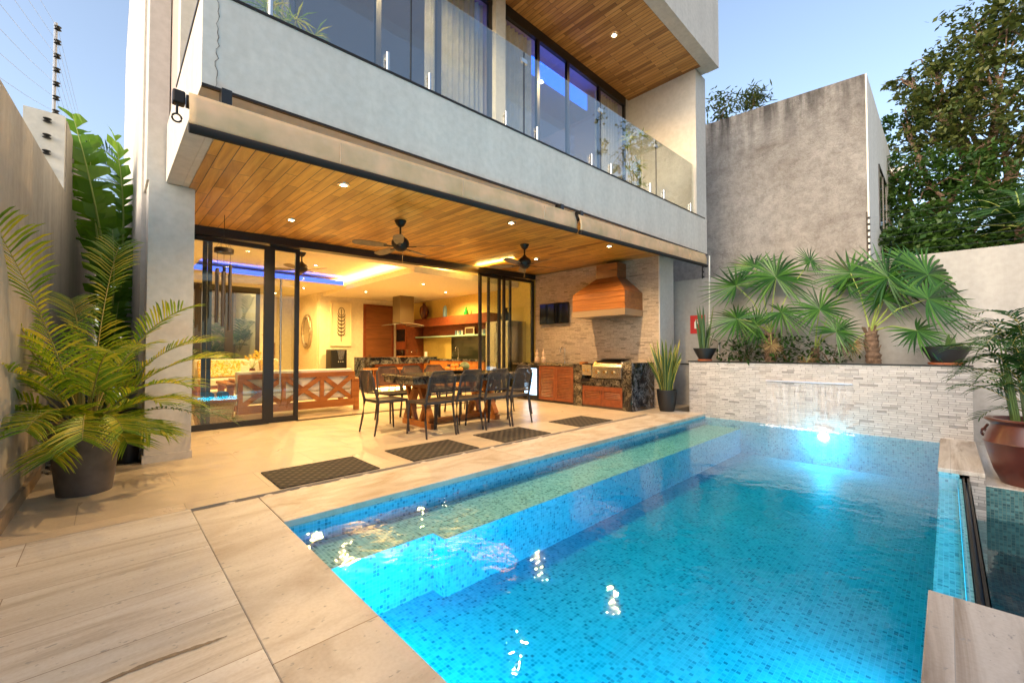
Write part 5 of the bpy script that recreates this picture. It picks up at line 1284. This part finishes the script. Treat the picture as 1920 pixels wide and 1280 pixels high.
# areca palm in the big planter
AX, AY = -.125, 5.15
t = thing('areca_palm', 'large bushy areca palm with yellow-green fronds in a big grey-brown planter at the left wall', 'potted palm', (AX,AY,0))
MB().lathe([(.001,0),(.172,0),(.20,.25),(.232,.52),(.242,.60),(.222,.60),(.215,.54),(.001,.54)], (AX,AY,0), 48).build('pot', M['pot_grey'], t, smooth=True)
MB().lathe([(.001,.0),(.182,.0),(.182,.01),(.001,.012)], (AX,AY,.53), 28).build('soil', M['soil'], t)
specs = [ # azimuth, elevation, length, curve, leaf length  (azimuth 0 = +x, 90 = +y, camera lies toward -y)
 (246,64,1.78,.34,.38),(190,74,1.6,.6,.36),(170,72,1.75,.8,.38),(75,80,1.9,.7,.38),(320,74,1.6,.9,.38),(20,66,1.5,1.0,.38),(2,60,1.45,1.05,.38),(350,48,1.05,1.2,.36),(200,50,1.2,1.2,.36),(215,42,1.15,1.3,.36),(232,35,1.0,1.3,.34),
 (250,45,.95,1.3,.34),(270,40,.9,1.4,.34),(290,42,.95,1.4,.34),(312,35,.85,1.4,.32),(330,30,.8,1.3,.3),(100,75,1.45,.9,.36),(60,68,1.35,1.0,.36),(130,62,1.3,1.1,.36),(40,45,1.0,1.2,.34),
 (210,25,.8,1.2,.30),(300,20,.7,1.2,.30),(345,22,.75,1.2,.3),(255,22,.7,1.3,.3),(190,62,1.35,1.1,.36),(80,50,1.2,1.2,.34),(280,66,1.2,1.2,.34),(325,58,1.1,1.2,.34),(235,60,1.15,1.2,.34)]
for i, (azi,el,L_,cv,ll) in enumerate(specs):
    a = R(azi); e = R(el); m = MB(); b0 = Vector((AX+.05*math.cos(a),AY+.05*math.sin(a),.53))
    L_ *= (.88 if el < 50 else 1)*(.80 if math.cos(a) > .3 else 1)
    pinnate(m, b0, (math.cos(a)*math.cos(e),math.sin(a)*math.cos(e),math.sin(e)), L_, cv, 38, .0105, ll*.9, .009, .30, seed=i)
    m.build('frond', [M['areca_leaf'], M['areca_stem']], t)
m = MB()
for i in range(9):
    a = rnd.uniform(0,6.28); m.tube([(AX+.04*math.cos(a),AY+.04*math.sin(a),.5),(AX+.07*math.cos(a),AY+.07*math.sin(a),.85),(AX+.10*math.cos(a),AY+.10*math.sin(a),1.1)], [.017,.013,.009], 7)
m.build('stems', M['areca_stem'], t)
t = thing('areca_palm', 'darker palm behind the big planter, close against the garden wall', 'palm', (-.38,6.6,0))
for i in range(12):
    a = R(rnd.uniform(0,360)); e = R(rnd.uniform(45,80)); m = MB(); pinnate(m, (-.30,6.4,.0), (math.cos(a)*math.cos(e),math.sin(a)*math.cos(e),math.sin(e)), rnd.uniform(1.2,1.8), 1.1, 26, .012, .34, .008, .3, seed=100+i); m.build('frond', [M['dark_leaf'], M['areca_stem']], t)
# tall black pot behind the column edge
o = MB().lathe([(.001,0),(.09,0),(.115,.56),(.10,.56),(.10,.52),(.001,.52)], (.17,6.22,0), 28).build('black_pot', M['pot_black'], smooth=True); tag(o, 'tall black pot squeezed between the big planter and the grey column', 'pot')

# banana plant between the garden wall and the house
t = thing('banana_plant', 'tall banana plant with torn upright leaves behind the garden wall corner', 'banana plant', (-.05,9.3,0))
m = MB(); m.tube([(-.05,9.3,-.03),(-.05,9.3,1.2),(-.02,9.3,2.2)], [.12,.09,.05], 12); m.build('stem', M['midrib'], t, smooth=True)
def banana_leaf(base, tip, width, nrm, seed):
    rr = random.Random(seed); m = MB(); a = Vector(base); b = Vector(tip); d = (b-a); L_ = d.length; n_ = Vector(nrm).normalized()
    pts = []
    for i in range(25):
        q = i/24; pts.append(a + d*q + n_*(.10*L_*math.sin(q*math.pi)) + Vector((0,0,-.05*L_*q*q)))
    m.mi = 1; m.tube(pts, [.022*(1-.85*i/24) for i in range(25)], 6); m.mi = 0
    sd = d.normalized().cross(n_).normalized()
    for sg in (-1,1):
        i = 3
        while i < 24:
            j = min(24, i + rr.choice((1,1,1,2,2)))
            q0, q1 = i/24, j/24; wd = lambda q: width*min(1, math.sin(math.pi*min(1,(q-.08)*1.02))**.55 if 0 < (q-.08)*1.02 < 1 else .05)
            up = d.normalized()*(.08*L_*rr.uniform(.6,1)); g = rr.uniform(.004,.020)*L_
            dr = -n_*rr.uniform(.0,.35)*width*2 + Vector((0,0,-rr.uniform(0,.10)))
            p0, p1 = pts[i], pts[j]; e0 = p0 + sd*sg*wd(q0) + up + dr + d.normalized()*g; e1 = p1 + sd*sg*wd(q1) + up*.9 + dr - d.normalized()*g
            m0, m1 = p0.lerp(e0,.5) + n_*.02, p1.lerp(e1,.5) + n_*.02
            m.add([p0,p1,m1,m0,e1,e0], [(0,1,2,3),(3,2,4,5)]); i = j
    m.build('leaf', [M['banana_leaf'], M['midrib']], t)
for i, (bs, tp, wd, nr) in enumerate((((.02,9.3,2.0),(-.42,8.6,4.72),.25,(.1,-1,.1)),((.0,9.2,1.9),(-.25,8.8,4.5),.24,(-.2,-1,.2)),((.1,9.4,2.0),(.02,9.1,4.75),.17,(.3,-1,.1)),
        ((-.02,9.1,1.0),(.02,8.5,3.1),.24,(.2,-1,.2)),((.05,9.2,.9),(.22,8.6,2.9),.20,(-.2,-1,.1)),((-.1,9.4,1.6),(-.3,9.6,3.9),.22,(.4,-1,0)),((0,9.0,.5),(.1,8.4,2.0),.22,(0,-1,.3)),((0,9.5,1.5),(.16,9.6,4.0),.22,(-.3,-1,0)))):
    banana_leaf(bs, tp, wd, nr, i)
def small_palm(name, label, c, R_, n, mat, grp=None, th=None):
    t = thing(name, label, 'palm', (c[0],c[1],0), group=grp); c = Vector(c)
    MB().tube([(c.x,c.y,-1.5),(c.x+.1,c.y,c.z*.5),c], [.14,.11,.09], 10).build('trunk', M['trunk'], t)
    for i in range(n):
        a = R(360*i/n+rnd.uniform(-10,10)); e = R(rnd.uniform(5,75)); m = MB(); pinnate(m, c, (math.cos(a)*math.cos(e),math.sin(a)*math.cos(e),math.sin(e)), R_*rnd.uniform(.8,1.1), 1.2, 34, .02, R_*.35, .02, .3, seed=300+i, start=.15); m.build('frond', [mat, M['midrib']], t)
small_palm('background_palm', 'dark feathery palm in the distance between the banana plant and the house', (.55,18.5,6.3), 1.7, 16, M['dark_leaf'])

# terracotta urn with bamboo palm
UX, UY, UZ = 6.66, -.56, -.14
t = thing('urn_palm', 'bamboo palm in a large glossy terracotta urn at the right of the pool', 'potted palm', (UX,UY,UZ))
MB().lathe([(.001,0),(.20,0),(.25,.12),(.295,.30),(.315,.40),(.325,.415),(.315,.43),(.30,.50),(.27,.56),(.265,.60),(.30,.625),(.315,.64),(.30,.655),(.25,.655),(.24,.60),(.001,.60)], (UX,UY,UZ), 48).build('urn', M['terracotta'], t, smooth=True)
for a in (190, 60, 320):
    c = Vector((UX+.315*math.cos(R(a)), UY+.315*math.sin(R(a)), UZ+.47)); o_ = Vector((math.cos(R(a)),math.sin(R(a)),0))
    MB().tube([c+o_*.0+Vector((0,0,.09)), c+o_*.03+Vector((0,0,.04))]+[c+o_*.035+o_.cross(Vector((0,0,1)))*.035*math.sin(k*math.pi/6)+Vector((0,0,-.0-.035*math.cos(k*math.pi/6))) for k in range(6,19)], .013, 7).build('handle', M['terracotta'], t, smooth=True)
m = MB()
for i in range(22):
    a = rnd.uniform(0,6.28); r = rnd.uniform(.02,.15); h = rnd.uniform(.5,1.05); q = Vector((UX+r*math.cos(a),UY+r*math.sin(a),UZ+.6)); tp = q + Vector((math.cos(a)*.12*h,math.sin(a)*.12*h,h))
    m.tube([q, q.lerp(tp,.5), tp], [.011,.010,.006], 6)
m.build('stems', plain('bamboo_stem', (.06,.11,.02), .4), t)
for i in range(84):
    a = rnd.uniform(0,6.28); e = R(rnd.uniform(5,70)); z = rnd.uniform(.72,1.66); r = .05+.16*rnd.random(); m = MB()
    pinnate(m, (UX+r*math.cos(a),UY+r*math.sin(a),UZ+z), (math.cos(a)*math.cos(e),math.sin(a)*math.cos(e),math.sin(e)), rnd.uniform(.26,.46), 1.1, 11, .011, .19, .004, .4, seed=500+i, start=.15); m.build('frond', [M['dark_leaf'], M['areca_stem']], t)

# balcony plants
def balcony_plant(loc, label, h):
    t = thing('balcony_plant', label, 'potted plant', loc, group='potted plants on the balcony'); b = Vector(loc)
    MB().lathe([(.001,0),(.13,0),(.17,.32),(.15,.32),(.001,.28)], loc, 24).build('pot', M['white'], t, smooth=True)
    m = MB(); heads = []
    for i in range(6):
        a = rnd.uniform(0,6.28); tp = b + Vector((.30*math.cos(a)*rnd.random(),.30*math.sin(a)*rnd.random(),h*rnd.uniform(.55,1))); m.tube([b+Vector((0,0,.28)), b.lerp(tp,.5)+Vector((0,0,.1)), tp], [.016,.012,.009], 6); heads.append(tp); heads.append(b.lerp(tp,.65)+Vector((rnd.uniform(-.1,.1),rnd.uniform(-.1,.1),.05)))
    m.build('stems', M['areca_stem'], t); m = MB()
    for hd in heads:
        for k in range(15):
            a = rnd.uniform(0,6.28); e = rnd.uniform(-.5,1.1); d = Vector((math.cos(a)*math.cos(e),math.sin(a)*math.cos(e),math.sin(e))); L_ = rnd.uniform(.14,.26)
            m.blade([hd,hd+d*L_*.5,hd+d*L_+Vector((0,0,-.05))],[.004,.010,.001], d.cross(Vector((0,.1,1))), .2)
    m.build('leaves', M['areca_leaf'], t)
balcony_plant((7.55,4.25,3.60), 'leafy potted dracaena on the balcony behind the glass at its right end', 2.0)
balcony_plant((1.15,4.35,3.50), 'spiky potted plant on the balcony at its left end, top of the picture', 1.45)

# trees beyond the boundary
def tree(name, label, base, trunk_top, blobs, mat, nleaf, lsz, grp='trees beyond the end wall', limb=True):
    t = thing(name, label, 'tree', base, group=grp); b = Vector(base); tt = Vector(trunk_top)
    m = MB(); mid = b.lerp(tt,.5)+Vector((.2,.1,0)); m.tube([b,mid,tt],[.30,.23,.15],10)
    if limb:
        for (c, r, k) in blobs:
            c = Vector(c); s0 = mid.lerp(tt, rnd.uniform(.3,1)); q = s0.lerp(c,.5)+Vector((rnd.uniform(-.3,.3),rnd.uniform(-.3,.3),.3)); m.tube([s0,q,c],[.09,.055,.02],7)
            for j in range(5):
                d = Vector((rnd.gauss(0,1),rnd.gauss(0,1),rnd.gauss(0,.7))).normalized()*r*.9; m.tube([q.lerp(c,rnd.uniform(.3,1)), c+d*.5+Vector((0,0,.1)), c+d],[.03,.018,.006],5)
    m.build('trunk', M['trunk'], t)
    m = MB(); tot = sum(k for _,_,k in blobs)
    for (c, r, k) in blobs:
        c = Vector(c); n = int(nleaf*k/tot); nc = max(4, int(n/34)); cl = []
        for i in range(nc):
            v = Vector((rnd.gauss(0,1),rnd.gauss(0,1),rnd.gauss(0,1))).normalized()*(r*rnd.random()**.45); v.z *= .8; cl.append((c+v, rnd.uniform(.12,.34)*r**.5))
        for i in range(n):
            cc, cr = cl[i % nc]; p = cc + Vector((rnd.gauss(0,1)*cr*.5,rnd.gauss(0,1)*cr*.5,rnd.gauss(0,1)*cr*.38))
            d = Vector((rnd.uniform(-1,1),rnd.uniform(-1,1),rnd.uniform(-.9,.4))).normalized(); s_ = d.cross(Vector((rnd.uniform(-1,1),rnd.uniform(-1,1),1))).normalized(); L_ = lsz*rnd.uniform(.7,1.4); w_ = L_*.26
            m.add([p, p+d*L_*.5+s_*w_, p+d*L_, p+d*L_*.5-s_*w_], [(0,1,2,3)])
    m.build('crown', mat, t); return t
def B(px_x, px_y, x, r, k): c = PY(px_x,px_y,x); return (tuple(c), r, k)
tree('tree', 'tall airy tree with olive foliage rising at the right edge beyond the end wall', (16.5,-3.6,-1.5), tuple(PY(1790,250,16.5)), [
    B(1730,205,16.5,1.0,2.2),B(1780,160,16.5,1.1,2.4),B(1850,130,16.3,1.3,3),B(1890,40,16.3,1.3,3),B(1840,60,16.5,.8,1.2),B(1905,200,16,1.3,3),B(1700,150,17,.45,.5),B(1745,120,17,.5,.5),B(1720,275,16.5,.9,1.6),B(1800,240,16.5,1.2,3),B(1880,290,16.2,1.2,2.4),
    B(1960,100,16,1.6,2),B(1960,-60,16,2,2)], M['tree_leaf'], 12500, .14)
tree('tree', 'lower leafy tree just right of the neighbouring white facade', (15.5,-1.9,-1.5), tuple(PY(1740,380,15.5)), [
    B(1690,330,15.5,.9,2),B(1740,350,15.5,1.0,2.2),B(1700,400,15.3,.8,1.6),B(1770,400,15.3,.9,1.8),B(1830,360,15.3,1.0,2),B(1690,230,16.5,.6,.9),B(1680,440,15,.7,1),B(1880,350,15.5,.8,1.2),B(1800,310,15.5,.8,1.2)], M['tree_leaf2'], 8500, .125)
small_palm('garden_palm', 'feathery green palm at the right edge just above the end wall', tuple(PY(1915,425,13)), 1.3, 14, M['dark_leaf'])
for i, (x0_, y0_, lb) in enumerate(((1700,450,'green hedge tops directly above the end wall, left part'),(1810,445,'green hedge tops directly above the end wall, beside the palm'))):
    p_ = PY(x0_, y0_, 13.5); tree('hedge_tree', lb, (p_.x,p_.y,-1.5), (p_.x,p_.y,1.5), [((p_.x,p_.y,p_.z-.2),1.0,1),((p_.x,p_.y-1.0,p_.z-.4),1.0,1),((p_.x+.5,p_.y+.8,p_.z-.5),.9,1)], M['tree_leaf2'], 7000, .14, 'hedge trees above the end wall')
bush('roof_weed', 'dry weeds growing on top of the weathered building, in a reddish tuft', 'weeds', tuple(PY(1410,205,11.1)), .35, .42, 420, M['tree_leaf'], (.16,.016), 'weeds on the weathered building')
bush('roof_weed', 'thin bush behind the top edge of the weathered building, next to the villa', 'weeds', tuple(PY(1352,232,11.3)), .35, .75, 300, M['tree_leaf'], (.13,.022), 'weeds on the weathered building')
# courtyard plants behind the living-room windows
for i, (x, y, lb) in enumerate(((1.15,14.3,'palm in the courtyard seen through the left back window'),(2.1,14.6,'palm in the courtyard seen through the middle back window'),(2.75,14.3,'palm in the courtyard seen through the right back window'))):
    t = thing('courtyard_palm', lb, 'palm', (x,y,0), group='palms in the courtyard behind the living room')
    for j in range(11):
        a = R(rnd.uniform(0,360)); e = R(rnd.uniform(40,85)); m = MB(); pinnate(m, (x,y,.2+.5*i), (math.cos(a)*math.cos(e),math.sin(a)*math.cos(e),math.sin(e)), rnd.uniform(1.1,1.9), 1.2, 18, .02, .3, .01, .3, seed=800+i*20+j); m.build('frond', [M['dark_leaf'], M['areca_stem']], t)

# small fittings
t = thing('fire_sign', 'small red fire-extinguisher sign on the end wall behind the snake plant', 'sign', (9.28,3.85,1.9))
c = PY(1308,608,9.285)
MB().box(9.285,c.y-.16,c.z-.20, 9.298,c.y+.16,c.z+.20).build('plate', M['red'], t)
m = MB(); m.lathe([(.001,0),(.035,0),(.04,.02),(.04,.14),(.015,.17),(.012,.20)], (9.283,c.y+.03,c.z-.09), 12, .1, 1); m.beam((9.281,c.y+.0,c.z+.10),(9.281,c.y-.06,c.z+.04),.012,.016); m.build('pictogram', M['white'], t)
m = MB(); q = [PY(1326,478,9.15), PY(1326,630,9.15), PY(1342,640,9.12), PY(1342,672,9.1)]
q = [Vector((9.27, v.y, v.z)) for v in q]
m.tube(q, .014, 8); tag(m.build('drain_pipe', M['white'], smooth=True), 'thin white pipe with a bend running down the end wall behind the snake plant', 'pipe')
# ledge uplight: garden lamp at the left wall, outside the picture
